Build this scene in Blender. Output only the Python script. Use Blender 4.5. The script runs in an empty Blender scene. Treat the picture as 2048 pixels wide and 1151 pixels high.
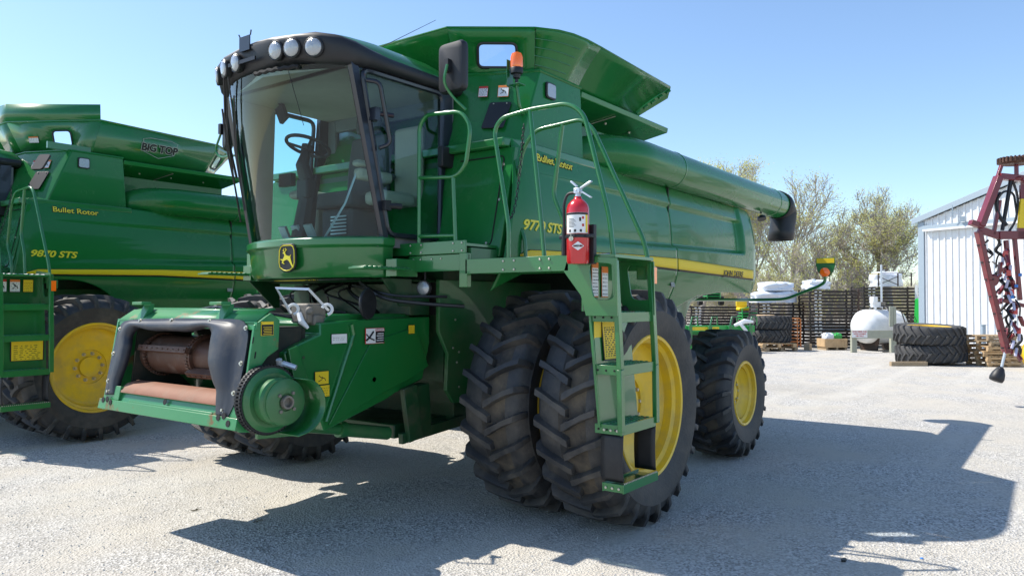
import bpy, math, random
from mathutils import Vector, Matrix
R = math.radians
random.seed(7)
SC = bpy.context.scene
COL = SC.collection
# ------------------------------------------------------------------ camera
F = 1528.0
CAM = Vector((5.53, 5.35, 1.75)); HD = R(216.4); PITCH = math.atan(29.5 / F)
cd = bpy.data.cameras.new('camera'); cam = bpy.data.objects.new('camera', cd); COL.objects.link(cam)
cam.location = CAM
VD = Vector((math.cos(HD) * math.cos(PITCH), math.sin(HD) * math.cos(PITCH), math.sin(PITCH)))
cam.rotation_euler = VD.to_track_quat('-Z', 'Y').to_euler()
cd.sensor_width = 36; cd.lens = F / 2048 * 36; cd.clip_start = .1; cd.clip_end = 2000
SC.camera = cam
DH = Vector((math.cos(HD), math.sin(HD), 0)); RH = Vector((math.cos(HD - math.pi / 2), math.sin(HD - math.pi / 2), 0))
def at(px, D, z=0.0):            # a place D metres ahead of the photographer, for things standing far off in the yard
    p = CAM + DH * D + RH * ((px - 1024) / F * D); return Vector((p.x, p.y, z))
def zat(py, D): return CAM.z + (605 - py) / F * D
# ------------------------------------------------------------------ world and sun
w = bpy.data.worlds.new('World'); SC.world = w; w.use_nodes = True
nt = w.node_tree; nt.nodes.clear()
sky = nt.nodes.new('ShaderNodeTexSky'); sky.sky_type = 'NISHITA'; sky.sun_disc = False
SUN = Vector((.225, -.76, 1.0)).normalized()
sky.sun_elevation = math.asin(SUN.z); sky.sun_rotation = math.atan2(SUN.x, SUN.y)
sky.air_density = 1.0; sky.dust_density = .45; sky.ozone_density = 1.1; sky.altitude = 200
bg = nt.nodes.new('ShaderNodeBackground'); bg.inputs[1].default_value = 0.138
wo = nt.nodes.new('ShaderNodeOutputWorld')
tintn = nt.nodes.new('ShaderNodeMix'); tintn.data_type = 'RGBA'; tintn.blend_type = 'MULTIPLY'; tintn.inputs[0].default_value = 1; tintn.inputs[7].default_value = (.95, 1.03, 1.10, 1); nt.links.new(sky.outputs[0], tintn.inputs[6]); nt.links.new(tintn.outputs[2], bg.inputs[0]); nt.links.new(bg.outputs[0], wo.inputs[0])
sd = bpy.data.lights.new('sun', 'SUN'); sd.energy = 4.55; sd.angle = R(.53); sd.color = (1, .94, .84)
so = bpy.data.objects.new('sun', sd); COL.objects.link(so); so.rotation_euler = SUN.to_track_quat('Z', 'Y').to_euler(); so.location = (0, -20, 30)
SC.view_settings.view_transform = 'Standard'; SC.view_settings.look = 'None'; SC.view_settings.exposure = 0.55; SC.view_settings.gamma = 1
# ------------------------------------------------------------------ materials
def mat(name, col, rough=.5, metal=0, coat=0, var=0.0, vscale=3.0, dirt=None, dirt_amt=0.0, dirt_scale=4.0, bump=0.0, bscale=30.0, emit=None, spec=.5, coatr=.04, dirt_lo=.5, dirt_hi=.75):
    m = bpy.data.materials.new(name); m.use_nodes = True; t = m.node_tree; L = t.links.new
    b = t.nodes['Principled BSDF']
    b.inputs['Base Color'].default_value = (*col, 1); b.inputs['Roughness'].default_value = rough; b.inputs['Metallic'].default_value = metal
    b.inputs['Coat Weight'].default_value = coat; b.inputs['Coat Roughness'].default_value = coatr; b.inputs['Specular IOR Level'].default_value = spec
    tc = t.nodes.new('ShaderNodeTexCoord')
    cur = None
    if var > 0:
        n = t.nodes.new('ShaderNodeTexNoise'); n.inputs['Scale'].default_value = vscale; n.inputs['Detail'].default_value = 6; L(tc.outputs['Object'], n.inputs['Vector'])
        mx = t.nodes.new('ShaderNodeMix'); mx.data_type = 'RGBA'
        mx.inputs[6].default_value = (*[c * (1 - var) for c in col], 1); mx.inputs[7].default_value = (*[min(1, c * (1 + var)) for c in col], 1)
        L(n.outputs['Fac'], mx.inputs[0]); cur = mx.outputs[2]
    if dirt:
        n = t.nodes.new('ShaderNodeTexNoise'); n.inputs['Scale'].default_value = dirt_scale; n.inputs['Detail'].default_value = 9; n.inputs['Roughness'].default_value = .65; L(tc.outputs['Object'], n.inputs['Vector'])
        mr = t.nodes.new('ShaderNodeMapRange'); mr.inputs['From Min'].default_value = dirt_lo; mr.inputs['From Max'].default_value = dirt_hi; mr.inputs['To Max'].default_value = dirt_amt
        L(n.outputs['Fac'], mr.inputs['Value'])
        mx = t.nodes.new('ShaderNodeMix'); mx.data_type = 'RGBA'; L(mr.outputs[0], mx.inputs[0])
        if cur: L(cur, mx.inputs[6])
        else: mx.inputs[6].default_value = (*col, 1)
        mx.inputs[7].default_value = (*dirt, 1); cur = mx.outputs[2]
        ra = t.nodes.new('ShaderNodeMapRange'); ra.inputs['To Min'].default_value = rough; ra.inputs['To Max'].default_value = min(1, rough + .35); L(mr.outputs[0], ra.inputs['Value']); L(ra.outputs[0], b.inputs['Roughness'])
        if coat:
            cw = t.nodes.new('ShaderNodeMapRange'); cw.inputs['To Min'].default_value = coat; cw.inputs['To Max'].default_value = 0; L(mr.outputs[0], cw.inputs['Value']); L(cw.outputs[0], b.inputs['Coat Weight'])
    if cur: L(cur, b.inputs['Base Color'])
    if bump > 0:
        n = t.nodes.new('ShaderNodeTexNoise'); n.inputs['Scale'].default_value = bscale; n.inputs['Detail'].default_value = 4 if bscale > 10 else 0.5; L(tc.outputs['Object'], n.inputs['Vector'])
        bp = t.nodes.new('ShaderNodeBump'); bp.inputs['Strength'].default_value = bump; bp.inputs['Distance'].default_value = .01; L(n.outputs['Fac'], bp.inputs['Height']); L(bp.outputs[0], b.inputs['Normal'])
    if emit: b.inputs['Emission Color'].default_value = (*emit[:3], 1); b.inputs['Emission Strength'].default_value = emit[3]
    return m
GREEN = (.010, .155, .032)
M = dict(
 green=mat('green paint', GREEN, .28, coat=.7, var=.08, vscale=1.5, dirt=(.16, .17, .11), dirt_amt=.22, dirt_scale=1.7, dirt_lo=.45, dirt_hi=.9, bump=.015, bscale=1.2),
 green_body=mat('glossy body paint', GREEN, .26, coat=.28, spec=.25, var=.07, vscale=.8, bump=.07, bscale=1.6, dirt=(.15, .18, .11), dirt_amt=.22, dirt_scale=1.4, dirt_lo=.5, dirt_hi=.9),
 green_worn=mat('worn green paint', (.022, .21, .062), .42, coat=.25, var=.12, vscale=3, dirt=(.20, .085, .04), dirt_amt=.85, dirt_scale=4.5, dirt_lo=.575, dirt_hi=.64, bump=.06, bscale=20),
 green_dusty=mat('dusty green paint', (.012, .14, .035), .4, coat=.3, var=.12, vscale=2, dirt=(.17, .15, .10), dirt_amt=.45, dirt_scale=3.0, dirt_lo=.42, dirt_hi=.8),
 frame=mat('grimy dark green chassis', (.007, .055, .017), .5, coat=.1, var=.25, vscale=4, dirt=(.10, .08, .05), dirt_amt=.7, dirt_scale=5, bump=.1, bscale=25),
 yellow=mat('yellow wheel paint', (.80, .52, .015), .38, coat=.25, var=.07, vscale=2.5, dirt=(.33, .25, .13), dirt_amt=.65, dirt_scale=4.5, dirt_lo=.44, dirt_hi=.8),
 ystripe=mat('yellow decal', (.85, .62, .015), .45, spec=.25),
 rubber=mat('tyre rubber', (.022, .023, .026), .58, var=.3, vscale=5, dirt=(.17, .145, .115), dirt_amt=.5, dirt_scale=3.6, bump=.25, bscale=45, dirt_lo=.45, dirt_hi=.72, spec=.6),
 rubber_grey=mat('sun faded tyre rubber', (.05, .05, .052), .75, var=.25, vscale=6, dirt=(.15, .14, .12), dirt_amt=.5, dirt_scale=5, bump=.2, bscale=40),
 black=mat('black plastic', (.012, .013, .016), .5, var=.2, vscale=6, dirt=(.08, .075, .065), dirt_amt=.3, dirt_scale=6, dirt_lo=.5, dirt_hi=.9),
 rubber_mud=mat('mud caught between tread lugs', (.020, .020, .021), .8, var=.3, vscale=5, dirt=(.16, .125, .085), dirt_amt=.8, dirt_scale=3.0, bump=.4, bscale=30, dirt_lo=.40, dirt_hi=.66),
 grime_and_shade=mat('grimy steel with shade darkening', (.018, .022, .015), .7, var=.4, vscale=6, dirt=(.08, .06, .04), dirt_amt=.7, dirt_scale=7),  # grime over a base colour darkened for the shade inside the feeder mouth
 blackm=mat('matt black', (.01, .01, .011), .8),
 bluish=mat('black cab pillar', (.012, .015, .024), .3, coat=.3),
 greyp=mat('grey blue moulded shield', (.024, .030, .044), .5, var=.15, vscale=4, dirt=(.22, .19, .15), dirt_amt=.35, dirt_scale=4.5, bump=.05, bscale=60),
 steel=mat('bare steel', (.42, .41, .39), .35, metal=1, var=.2, vscale=8, dirt=(.2, .12, .07), dirt_amt=.5, dirt_scale=12),
 zinc=mat('zinc plated steel', (.62, .66, .70), .4, metal=.6, var=.1, vscale=10),
 bolt=mat('plated bolt', (.5, .48, .40), .4, metal=.7),
 cast=mat('dirty cast iron', (.22, .20, .17), .65, metal=.3, var=.3, vscale=14, dirt=(.12, .08, .05), dirt_amt=.7, dirt_scale=14, bump=.3, bscale=60),
 rust=mat('rusty brown steel', (.10, .046, .028), .58, metal=.25, var=.3, vscale=7, dirt=(.28, .24, .20), dirt_amt=.4, dirt_scale=9, bump=.15, bscale=50),
 rustplate=mat('rust coloured plate', (.24, .10, .055), .7, var=.25, vscale=6, dirt=(.30, .25, .19), dirt_amt=.5, dirt_scale=5),
 white=mat('white paint', (.78, .79, .80), .35, var=.05, vscale=3, dirt=(.45, .42, .36), dirt_amt=.35, dirt_scale=2.5),
 decalw=mat('white decal', (.80, .80, .78), .45), decaly=mat('yellow safety decal', (.85, .60, .02), .45), decalr=mat('red decal', (.50, .03, .02), .45),
 decalo=mat('orange decal', (.75, .20, .03), .45), ink=mat('black ink', (.012, .012, .012), .5), inkgrey=mat('faint grey ink', (.30, .30, .28), .6),
 inky=mat('yellow lettering', (.86, .72, .03), .4), silver=mat('dull silver decal', (.35, .38, .34), .4),
 red=mat('red extinguisher paint', (.56, .012, .018), .22, coat=.8), darkred=mat('dark red paint', (.17, .010, .018), .35, coat=.4, var=.12, vscale=4, dirt=(.2, .12, .1), dirt_amt=.4, dirt_scale=5),
 beige=mat('beige cab trim', (.42, .38, .31), .8, var=.08, vscale=8), greycab=mat('grey cab lining', (.16, .17, .17), .85), seat=mat('dark seat cloth', (.085, .085, .09), .9, bump=.2, bscale=120),
 lens=mat('clear lamp lens', (.36, .38, .40), .12, metal=.3, coat=1, bump=.5, bscale=70), amber=mat('amber lens', (.85, .16, .01), .15, coat=1, emit=(.9, .12, 0, .12)), redlens=mat('red lens', (.6, .02, .01), .2, coat=1),
 mirror=mat('mirror glass', (.8, .82, .85), .03, metal=1),
 wood=mat('weathered wood', (.36, .27, .17), .8, var=.3, vscale=5, bump=.2, bscale=40), woodgrey=mat('grey timber', (.33, .34, .27), .85, var=.2, vscale=6, bump=.2, bscale=40),
 woodnew=mat('pale pallet wood', (.52, .36, .20), .8, var=.25, vscale=5),
 rack=mat('dark steel rack', (.035, .028, .025), .55, metal=.2, var=.4, vscale=3, dirt=(.16, .07, .04), dirt_amt=.6, dirt_scale=3), tarp=mat('white plastic wrap', (.74, .77, .82), .3, coat=.3, bump=.5, bscale=6, var=.05),
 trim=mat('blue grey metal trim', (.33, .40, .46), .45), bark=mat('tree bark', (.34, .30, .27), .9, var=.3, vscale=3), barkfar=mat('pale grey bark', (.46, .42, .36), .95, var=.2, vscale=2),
 leaf=mat('spring leaves', (.55, .55, .20), .7, var=.35, vscale=.8), leaf2=mat('olive spring leaves', (.44, .43, .20), .75, var=.35, vscale=.8),
 hose=mat('black hose', (.012, .012, .014), .4), orange=mat('orange painted steel', (.55, .19, .05), .6), bluep=mat('blue plastic', (.05, .22, .6), .4), lav=mat('pale lilac plastic', (.5, .5, .66), .4),
 brightgreen=mat('bright green paint', (.02, .36, .06), .35, coat=.3), scrap=mat('dry grass bits', (.14, .12, .07), .9), stone=mat('limestone chips', (.48, .47, .45), .9, var=.35, vscale=40))
def mat_glass(name, tint, refl):
    m = bpy.data.materials.new(name); m.use_nodes = True; t = m.node_tree; t.nodes.clear(); L = t.links.new
    o = t.nodes.new('ShaderNodeOutputMaterial'); tr = t.nodes.new('ShaderNodeBsdfTransparent'); tr.inputs[0].default_value = (*tint, 1)
    g = t.nodes.new('ShaderNodeBsdfGlossy'); g.inputs['Roughness'].default_value = .015; g.inputs[0].default_value = (.95, .97, 1, 1)
    fr = t.nodes.new('ShaderNodeFresnel'); fr.inputs['IOR'].default_value = refl
    mx = t.nodes.new('ShaderNodeMixShader'); L(fr.outputs[0], mx.inputs[0]); L(tr.outputs[0], mx.inputs[1]); L(g.outputs[0], mx.inputs[2]); L(mx.outputs[0], o.inputs[0])
    return m
M['glass'] = mat_glass('tinted cab glass', (.68, .90, .90), 1.42)
M['pane'] = mat_glass('clear window', (.75, .85, .95), 1.5)
def mat_ground():
    m = bpy.data.materials.new('crushed limestone gravel'); m.use_nodes = True; t = m.node_tree; L = t.links.new; b = t.nodes['Principled BSDF']
    b.inputs['Roughness'].default_value = .95; b.inputs['Specular IOR Level'].default_value = .15
    tc = t.nodes.new('ShaderNodeTexCoord'); vec = tc.outputs['Object']
    def noise(s, d=6):
        n = t.nodes.new('ShaderNodeTexNoise'); n.inputs['Scale'].default_value = s; n.inputs['Detail'].default_value = d; L(vec, n.inputs['Vector']); return n.outputs['Fac']
    def mix(f, a, c):
        x = t.nodes.new('ShaderNodeMix'); x.data_type = 'RGBA'; L(f, x.inputs[0])
        for i, q in ((6, a), (7, c)):
            if isinstance(q, tuple): x.inputs[i].default_value = (*q, 1)
            else: L(q, x.inputs[i])
        return x.outputs[2]
    def rng(v, a, c, lo=0, hi=1):
        x = t.nodes.new('ShaderNodeMapRange'); x.inputs['From Min'].default_value = a; x.inputs['From Max'].default_value = c; x.inputs['To Min'].default_value = lo; x.inputs['To Max'].default_value = hi; L(v, x.inputs['Value']); return x.outputs[0]
    vo = t.nodes.new('ShaderNodeTexVoronoi'); vo.inputs['Scale'].default_value = 62; L(vec, vo.inputs['Vector'])
    vo2 = t.nodes.new('ShaderNodeTexVoronoi'); vo2.inputs['Scale'].default_value = 90; L(vec, vo2.inputs['Vector'])
    sep = t.nodes.new('ShaderNodeSeparateColor'); L(vo.outputs['Color'], sep.inputs[0])
    stones = mix(sep.outputs[0], (.20, .195, .185), (.70, .68, .645))
    dust = mix(noise(3.2, 8), (.55, .505, .43), (.48, .455, .41))
    cover = rng(noise(1.1, 7), .42, .66)
    c = mix(cover, stones, dust)
    c = mix(rng(noise(.35, 5), .42, .62, 0, .5), c, (.50, .465, .40))
    mp = t.nodes.new('ShaderNodeMapping'); mp.inputs['Scale'].default_value = (.12, 1.5, 1); mp.inputs['Rotation'].default_value = (0, 0, .5); L(vec, mp.inputs['Vector'])
    tr = t.nodes.new('ShaderNodeTexNoise'); tr.inputs['Scale'].default_value = 1.0; tr.inputs['Detail'].default_value = 5; L(mp.outputs[0], tr.inputs['Vector'])
    c = mix(rng(tr.outputs['Fac'], .52, .64, 0, .55), c, (.56, .535, .48))
    c = mix(rng(noise(.23, 4), .56, .70, 0, .35), c, (.33, .30, .25))
    c = mix(rng(noise(14, 3), .63, .72, 0, .35), c, (.16, .15, .13))
    L(c, b.inputs['Base Color'])
    bp = t.nodes.new('ShaderNodeBump'); bp.inputs['Strength'].default_value = .85; bp.inputs['Distance'].default_value = .012
    ma = t.nodes.new('ShaderNodeMath'); ma.operation = 'ADD'; L(vo.outputs['Distance'], ma.inputs[0]); L(noise(60, 3), ma.inputs[1])
    L(ma.outputs[0], bp.inputs['Height'])
    bp2 = t.nodes.new('ShaderNodeBump'); bp2.inputs['Strength'].default_value = .5; bp2.inputs['Distance'].default_value = .10; L(noise(1.6, 5), bp2.inputs['Height']); L(bp.outputs[0], bp2.inputs['Normal'])
    L(bp2.outputs[0], b.inputs['Normal'])
    return m
M['ground'] = mat_ground()
for q in ('leaf', 'leaf2'):
    t = M[q].node_tree; b = t.nodes['Principled BSDF']; o = t.nodes['Material Output']; tl = t.nodes.new('ShaderNodeBsdfTranslucent'); tl.inputs[0].default_value = (.6, .6, .18, 1)
    mx = t.nodes.new('ShaderNodeMixShader'); mx.inputs[0].default_value = .45; t.links.new(b.outputs[0], mx.inputs[1]); t.links.new(tl.outputs[0], mx.inputs[2]); t.links.new(mx.outputs[0], o.inputs[0])
# ------------------------------------------------------------------ mesh helpers
class MB:
    def __init__(s): s.v = []; s.f = []; s.m = []; s.c = 0
    def mi(s, i): s.c = i; return s
    def add(s, V, Fs):
        o = len(s.v); s.v += [tuple(p) for p in V]
        for q in Fs: s.f.append(tuple(i + o for i in q)); s.m.append(s.c)
        return s
    def box(s, x0, x1, y0, y1, z0, z1):
        return s.add([(x, y, z) for z in (z0, z1) for y in (y0, y1) for x in (x0, x1)], [(0, 2, 3, 1), (4, 5, 7, 6), (0, 1, 5, 4), (2, 6, 7, 3), (0, 4, 6, 2), (1, 3, 7, 5)])
    def obox(s, c, h, rot=None):
        rot = rot or Matrix.Identity(3); c = Vector(c)
        V = [c + rot @ Vector((x * h[0], y * h[1], z * h[2])) for z in (-1, 1) for y in (-1, 1) for x in (-1, 1)]
        return s.add(V, [(0, 2, 3, 1), (4, 5, 7, 6), (0, 1, 5, 4), (2, 6, 7, 3), (0, 4, 6, 2), (1, 3, 7, 5)])
    def prism(s, pts, vec):
        n = len(pts); vec = Vector(vec); A = [Vector(p) for p in pts]; B = [p + vec for p in A]
        nn = sum(((A[i] - A[0]).cross(A[(i + 1) % n] - A[0]) for i in range(n)), Vector())
        Fs = [tuple(range(n)), tuple(range(2 * n - 1, n - 1, -1))] + [(i, n + i, n + (i + 1) % n, (i + 1) % n) for i in range(n)]
        if nn.dot(vec) > 0: Fs = [tuple(reversed(q)) for q in Fs]
        return s.add(A + B, Fs)
    def sheet(s, pts): return s.add(pts, [tuple(range(len(pts)))])
    def tube(s, path, r, n=8, closed=False):
        P = [Vector(p) for p in path]; k = len(P); rr = r if isinstance(r, (list, tuple)) else [r] * k
        up = None; V = []
        for i in range(k):
            if closed: t = P[(i + 1) % k] - P[i - 1]
            else: t = P[min(i + 1, k - 1)] - P[max(i - 1, 0)]
            t.normalize()
            if up is None: up = t.orthogonal().normalized()
            up = (up - t * up.dot(t)).normalized(); sd_ = t.cross(up)
            V += [P[i] + (up * math.cos(a) + sd_ * math.sin(a)) * rr[i] for a in [2 * math.pi * j / n for j in range(n)]]
        Fs = []
        for i in range(k if closed else k - 1):
            a = i * n; c = ((i + 1) % k) * n
            Fs += [(a + j, a + (j + 1) % n, c + (j + 1) % n, c + j) for j in range(n)]
        if not closed: Fs += [tuple(range(n - 1, -1, -1)), tuple(range((k - 1) * n, k * n))]
        return s.add(V, Fs)
    def bar(s, a, b, wd, hg, up=(0, 0, 1)):
        a = Vector(a); b = Vector(b); t = (b - a); ln = t.length; t.normalize(); up = Vector(up); sdv = t.cross(up).normalized(); up = sdv.cross(t)
        rot = Matrix((t, sdv, up)).transposed()
        return s.obox((a + b) / 2, (ln / 2, wd / 2, hg / 2), rot)
    def lathe(s, prof, c=(0, 0, 0), axis='y', n=32, closed=False):
        c = Vector(c); V = []
        if isinstance(axis, str): ax = dict(x=Vector((1, 0, 0)), y=Vector((0, 1, 0)), z=Vector((0, 0, 1)))[axis]
        else: ax = Vector(axis).normalized()
        u = ax.orthogonal().normalized(); v = ax.cross(u)
        for r, a in prof:
            V += [c + ax * a + (u * math.cos(t) + v * math.sin(t)) * r for t in [2 * math.pi * j / n for j in range(n)]]
        k = len(prof); Fs = []
        for i in range(k if closed else k - 1):
            a = i * n; b = ((i + 1) % k) * n
            Fs += [(a + j, b + j, b + (j + 1) % n, a + (j + 1) % n) for j in range(n)]
        if not closed:
            if prof[0][0] > .001: Fs.append(tuple(range(n)))
            if prof[-1][0] > .001: Fs.append(tuple(range(k * n - 1, (k - 1) * n - 1, -1)))
        return s.add(V, Fs)
    def loft(s, secs, closed=True, caps=True):
        n = len(secs[0]); V = [p for q in secs for p in q]; Fs = []
        for i in range(len(secs) - 1):
            a = i * n; b = a + n
            Fs += [(a + j, a + (j + 1) % n, b + (j + 1) % n, b + j) for j in range(n if closed else n - 1)]
        if caps and closed: Fs += [tuple(range(n - 1, -1, -1)), tuple(range(len(V) - n, len(V)))]
        return s.add(V, Fs)
    def grid(s, fn, nu, nv):
        V = [fn(i / nu, j / nv) for j in range(nv + 1) for i in range(nu + 1)]
        return s.add(V, [(j * (nu + 1) + i, j * (nu + 1) + i + 1, (j + 1) * (nu + 1) + i + 1, (j + 1) * (nu + 1) + i) for j in range(nv) for i in range(nu)])
    def mesh(s, name, mats, smooth=35):
        me = bpy.data.meshes.new(name); me.from_pydata(s.v, [], s.f)
        for q in (mats if isinstance(mats, (list, tuple)) else [mats]): me.materials.append(M[q])
        me.polygons.foreach_set('material_index', s.m)
        if smooth:
            me.polygons.foreach_set('use_smooth', [True] * len(me.polygons)); me.set_sharp_from_angle(angle=R(smooth))
        me.update(); return me
    def build(s, name, mats, parent=None, bevel=0, smooth=35, solid=0, loc=None, label=None):
        o = bpy.data.objects.new(name, s.mesh(name, mats, smooth)); COL.objects.link(o)
        if parent: o.parent = parent
        if loc is not None: o.location = loc
        if solid:
            md = o.modifiers.new('thickness', 'SOLIDIFY'); md.thickness = solid; md.offset = 0
        if bevel:
            md = o.modifiers.new('edges', 'BEVEL'); md.width = bevel; md.segments = 2; md.limit_method = 'ANGLE'; md.angle_limit = R(40); md.harden_normals = False
        if label: o['label'] = label
        return o
def fillet(pts, r, n=5, closed=False):
    P = [Vector(p) for p in pts]; out = []; k = len(P)
    for i in range(k):
        if not closed and i in (0, k - 1): out.append(P[i]); continue
        a = P[i - 1]; b = P[i]; c = P[(i + 1) % k]; u = (a - b); v = (c - b); d = min(r, u.length * .49, v.length * .49); u.normalize(); v.normalize()
        p0 = b + u * d; p1 = b + v * d
        for j in range(n + 1):
            t = j / n; out.append(p0 * (1 - t) ** 2 + b * 2 * t * (1 - t) + p1 * t * t)
    return out
def rrect(w_, h_, r, n=4):
    return [(p.x, p.y) for p in fillet([(-w_ / 2, -h_ / 2, 0), (w_ / 2, -h_ / 2, 0), (w_ / 2, h_ / 2, 0), (-w_ / 2, h_ / 2, 0)], r, n, True)]
def tag(o, label=None, cat=None, group=None, kind=None):
    for k_, v_ in (('label', label), ('category', cat), ('group', group), ('kind', kind)):
        if v_: o[k_] = v_
    return o
def thing(name, label, cat, loc=(0, 0, 0), rz=0, group=None):
    o = bpy.data.objects.new(name, None); COL.objects.link(o); o.location = loc; o.rotation_euler = (0, 0, rz); o.empty_display_size = .2
    return tag(o, label, cat, group)
def dup(root, loc, rz=None, label=None, group=None, rot=None):
    def cp(o, parent):
        c = o.copy(); COL.objects.link(c)
        if parent: c.parent = parent
        for ch in [x for x in ALLKIDS.get(o.name, [])]: cp(ch, c)
        return c
    ALLKIDS = {}
    for x in COL.objects:
        if x.parent: ALLKIDS.setdefault(x.parent.name, []).append(x)
    c = cp(root, None); c.location = loc
    if rz is not None: c.rotation_euler = (0, 0, rz)
    if rot is not None: c.rotation_euler = rot
    if label: c['label'] = label
    if group: c['group'] = group
    return c
def text(body, size, origin, xdir, ydir, name, m, parent, depth=.002, shear=0, xscale=1, align='LEFT', bold=0):
    c = bpy.data.curves.new('lettering', 'FONT'); c.body = body; c.size = size; c.extrude = depth; c.shear = shear; c.align_x = align; c.offset = bold; c.space_character = 1.0; c.resolution_u = 4
    o = bpy.data.objects.new('lettering', c); COL.objects.link(o); bpy.context.view_layer.update()
    me = bpy.data.meshes.new_from_object(o); COL.objects.unlink(o); bpy.data.objects.remove(o)
    x = Vector(xdir).normalized(); z = x.cross(Vector(ydir)).normalized(); y = z.cross(x)
    mt = Matrix((x * xscale, y, z)).transposed().to_4x4(); mt.translation = Vector(origin)
    me.transform(mt); me.materials.clear(); me.materials.append(M[m])
    ob = bpy.data.objects.new(name, me); COL.objects.link(ob); ob.parent = parent; return ob
def decal(name, c, u, v, w_, h_, parent, base='decalw', head=None, headtext=None, marks=0, border=None, headcol='decalw', fig=False):
    """thin sticker: a plate with optional coloured heading band, heading word and rows of small print"""
    c = Vector(c); u = Vector(u).normalized(); v = Vector(v).normalized(); n = u.cross(v).normalized(); v = n.cross(u)
    mats = ['ink' if border is None else border, base, head or base, 'ink', headcol]
    m = MB(); rot = Matrix((u, v, n)).transposed()
    m.obox(c, (w_ / 2, h_ / 2, .0015), rot)
    m.mi(1).obox(c + n * .0022, (w_ / 2 * .93, h_ / 2 * .94, .001), rot)
    y = h_ / 2 * .94
    if head: m.mi(2).obox(c + v * (y - h_ * .09) + n * .0042, (w_ / 2 * .93, h_ * .09, .001), rot)
    m.mi(3)
    rnd = random.Random(int(abs(c.x * 997 + c.z * 131)))
    for i in range(marks * 2):
        yy = h_ * (.24 - .64 * i / max(1, marks * 2 - 1)) if marks > 1 else h_ * (.1 - .2 * i)
        x_ = -.40
        while x_ < .34:
            ln = rnd.uniform(.03, .13); m.obox(c + v * yy + n * .0044 + u * w_ * (x_ + ln / 2), (w_ * ln / 2, min(h_ * .012, .004), .0006), rot); x_ += ln + rnd.uniform(.03, .12)
    if fig:
        m.tube([c + n * .004 + u * (a * w_) + v * (b * h_) for a, b in ((-.22, .2), (-.05, .02), (.18, -.05), (.25, -.22))], h_ * .03, 5)
        m.tube([c + n * .004 + u * (a * w_) + v * (b * h_) for a, b in ((-.25, -.25), (0, -.12), (.02, .1))], h_ * .025, 5)
    o = m.build(name, mats, parent, smooth=0)
    return o
# ------------------------------------------------------------------ wheels
def tyre_mb(Ro, W, rim, lugs=26, lh=.052, slope=.15, wb=.046):
    m = MB(); h = W / 2
    side = [(rim, .80), (rim + .015, .93), (rim + .06, 1.0), (rim + (Ro - rim) * .35, 1.10), (rim + (Ro - rim) * .55, 1.13), (Ro - .16, 1.09), (Ro - .10, 1.0), (Ro - lh - .018, .86), (Ro - lh - .006, .6), (Ro - lh, .25)]
    prof = [(r, -y * h) for r, y in side] + [(Ro - lh, 0)] + [(r, y * h) for r, y in reversed(side)]
    m.lathe(list(reversed(prof)), n=96, closed=True)
    n0 = len(prof); m.m = [1 if 8 <= (i // 96) <= n0 - 11 else 0 for i in range(len(m.f))]
    st = [(-.10, Ro - lh - .01, -.08, Ro - .006, -.08), (.06, Ro - lh - .01, .06, Ro - .002, .06), (.30, Ro - lh - .01, .30, Ro, .30), (.62, Ro - lh - .014, .62, Ro - .002, .62), (.90, Ro - lh - .05, .97, Ro - .012, .88), (1.00, Ro - .12, 1.10, Ro - .075, .98), (1.07, Ro - .17, 1.13, Ro - .15, 1.02), (1.09, Ro - .20, 1.10, Ro - .198, 1.02)]
    for sgn in (1, -1):
        for k in range(lugs):
            th = 2 * math.pi * (k + (0 if sgn > 0 else .5)) / lugs; V = []
            for i, (yb, rb, yt, rt, s) in enumerate(st):
                a = th + slope * s; wd = wb * (1.15, 1.35, 1.0, 1.0, 1.1, 1.2, 1.2, 1.2)[i] / Ro
                for (y, r_, ww) in ((yb, rb, -wd * .72), (yt, rt, -wd * .45), (yt, rt, wd * .45), (yb, rb, wd * .72)):
                    V.append((r_ * math.cos(a + ww), sgn * y * h, r_ * math.sin(a + ww)))
            Fs = []
            for i in range(len(st) - 1):
                a = i * 4; b = a + 4
                Fs += [(a + 1, a + 2, b + 2, b + 1), (a, a + 1, b + 1, b), (a + 2, a + 3, b + 3, b + 2)]
            Fs += [(0, 3, 2, 1)]
            if sgn > 0: Fs = [tuple(reversed(q)) for q in Fs]
            m.add(V, Fs)
    return m
def rim_mb(rim, W, disc, bolts=10, br=.17):
    m = MB(); h = W / 2
    prof = [(rim, -.80 * h), (rim, .80 * h), (rim + .022, .86 * h), (rim + .028, .95 * h), (rim + .018, .99 * h), (rim - .004, .97 * h), (rim - .015, .80 * h), (rim - .045, .72 * h), (rim - .055, .45 * h), (rim - .055, h - disc + .05), (rim - .075, h - disc + .015), (rim - .11, h - disc),
            (rim * .62, h - disc - .02), (rim * .56, h - disc - .03), (br + .05, h - disc - .03), (br + .045, h - disc - .05), (br - .04, h - disc - .05), (br - .045, h - disc - .005), (.0005, h - disc - .005)]
    m.lathe(list(reversed(prof)), n=72)
    m.mi(1)
    for k in range(bolts):
        a = 2 * math.pi * k / bolts; m.lathe([(.016, h - disc - .05), (.016, h - disc - .015), (.013, h - disc - .008)], c=(br * math.cos(a), 0, br * math.sin(a)), n=6)
        m.lathe([(.024, h - disc - .05), (.024, h - disc - .04)], c=(br * math.cos(a), 0, br * math.sin(a)), n=10)
    m.mi(0)
    return m
FT = tyre_mb(.930, .53, .545, 26).mesh('tyre', ['rubber', 'rubber_mud'], 40); FRm = rim_mb(.545, .52, .19).mesh('rim', ['yellow', 'bolt'], 40)
RT = tyre_mb(.723, .50, .34, 22, .045, .20, .046).mesh('tyre', ['rubber', 'rubber_mud'], 40); RRm = rim_mb(.34, .50, .12, 8, .11).mesh('rim', ['yellow', 'bolt'], 40)
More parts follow.
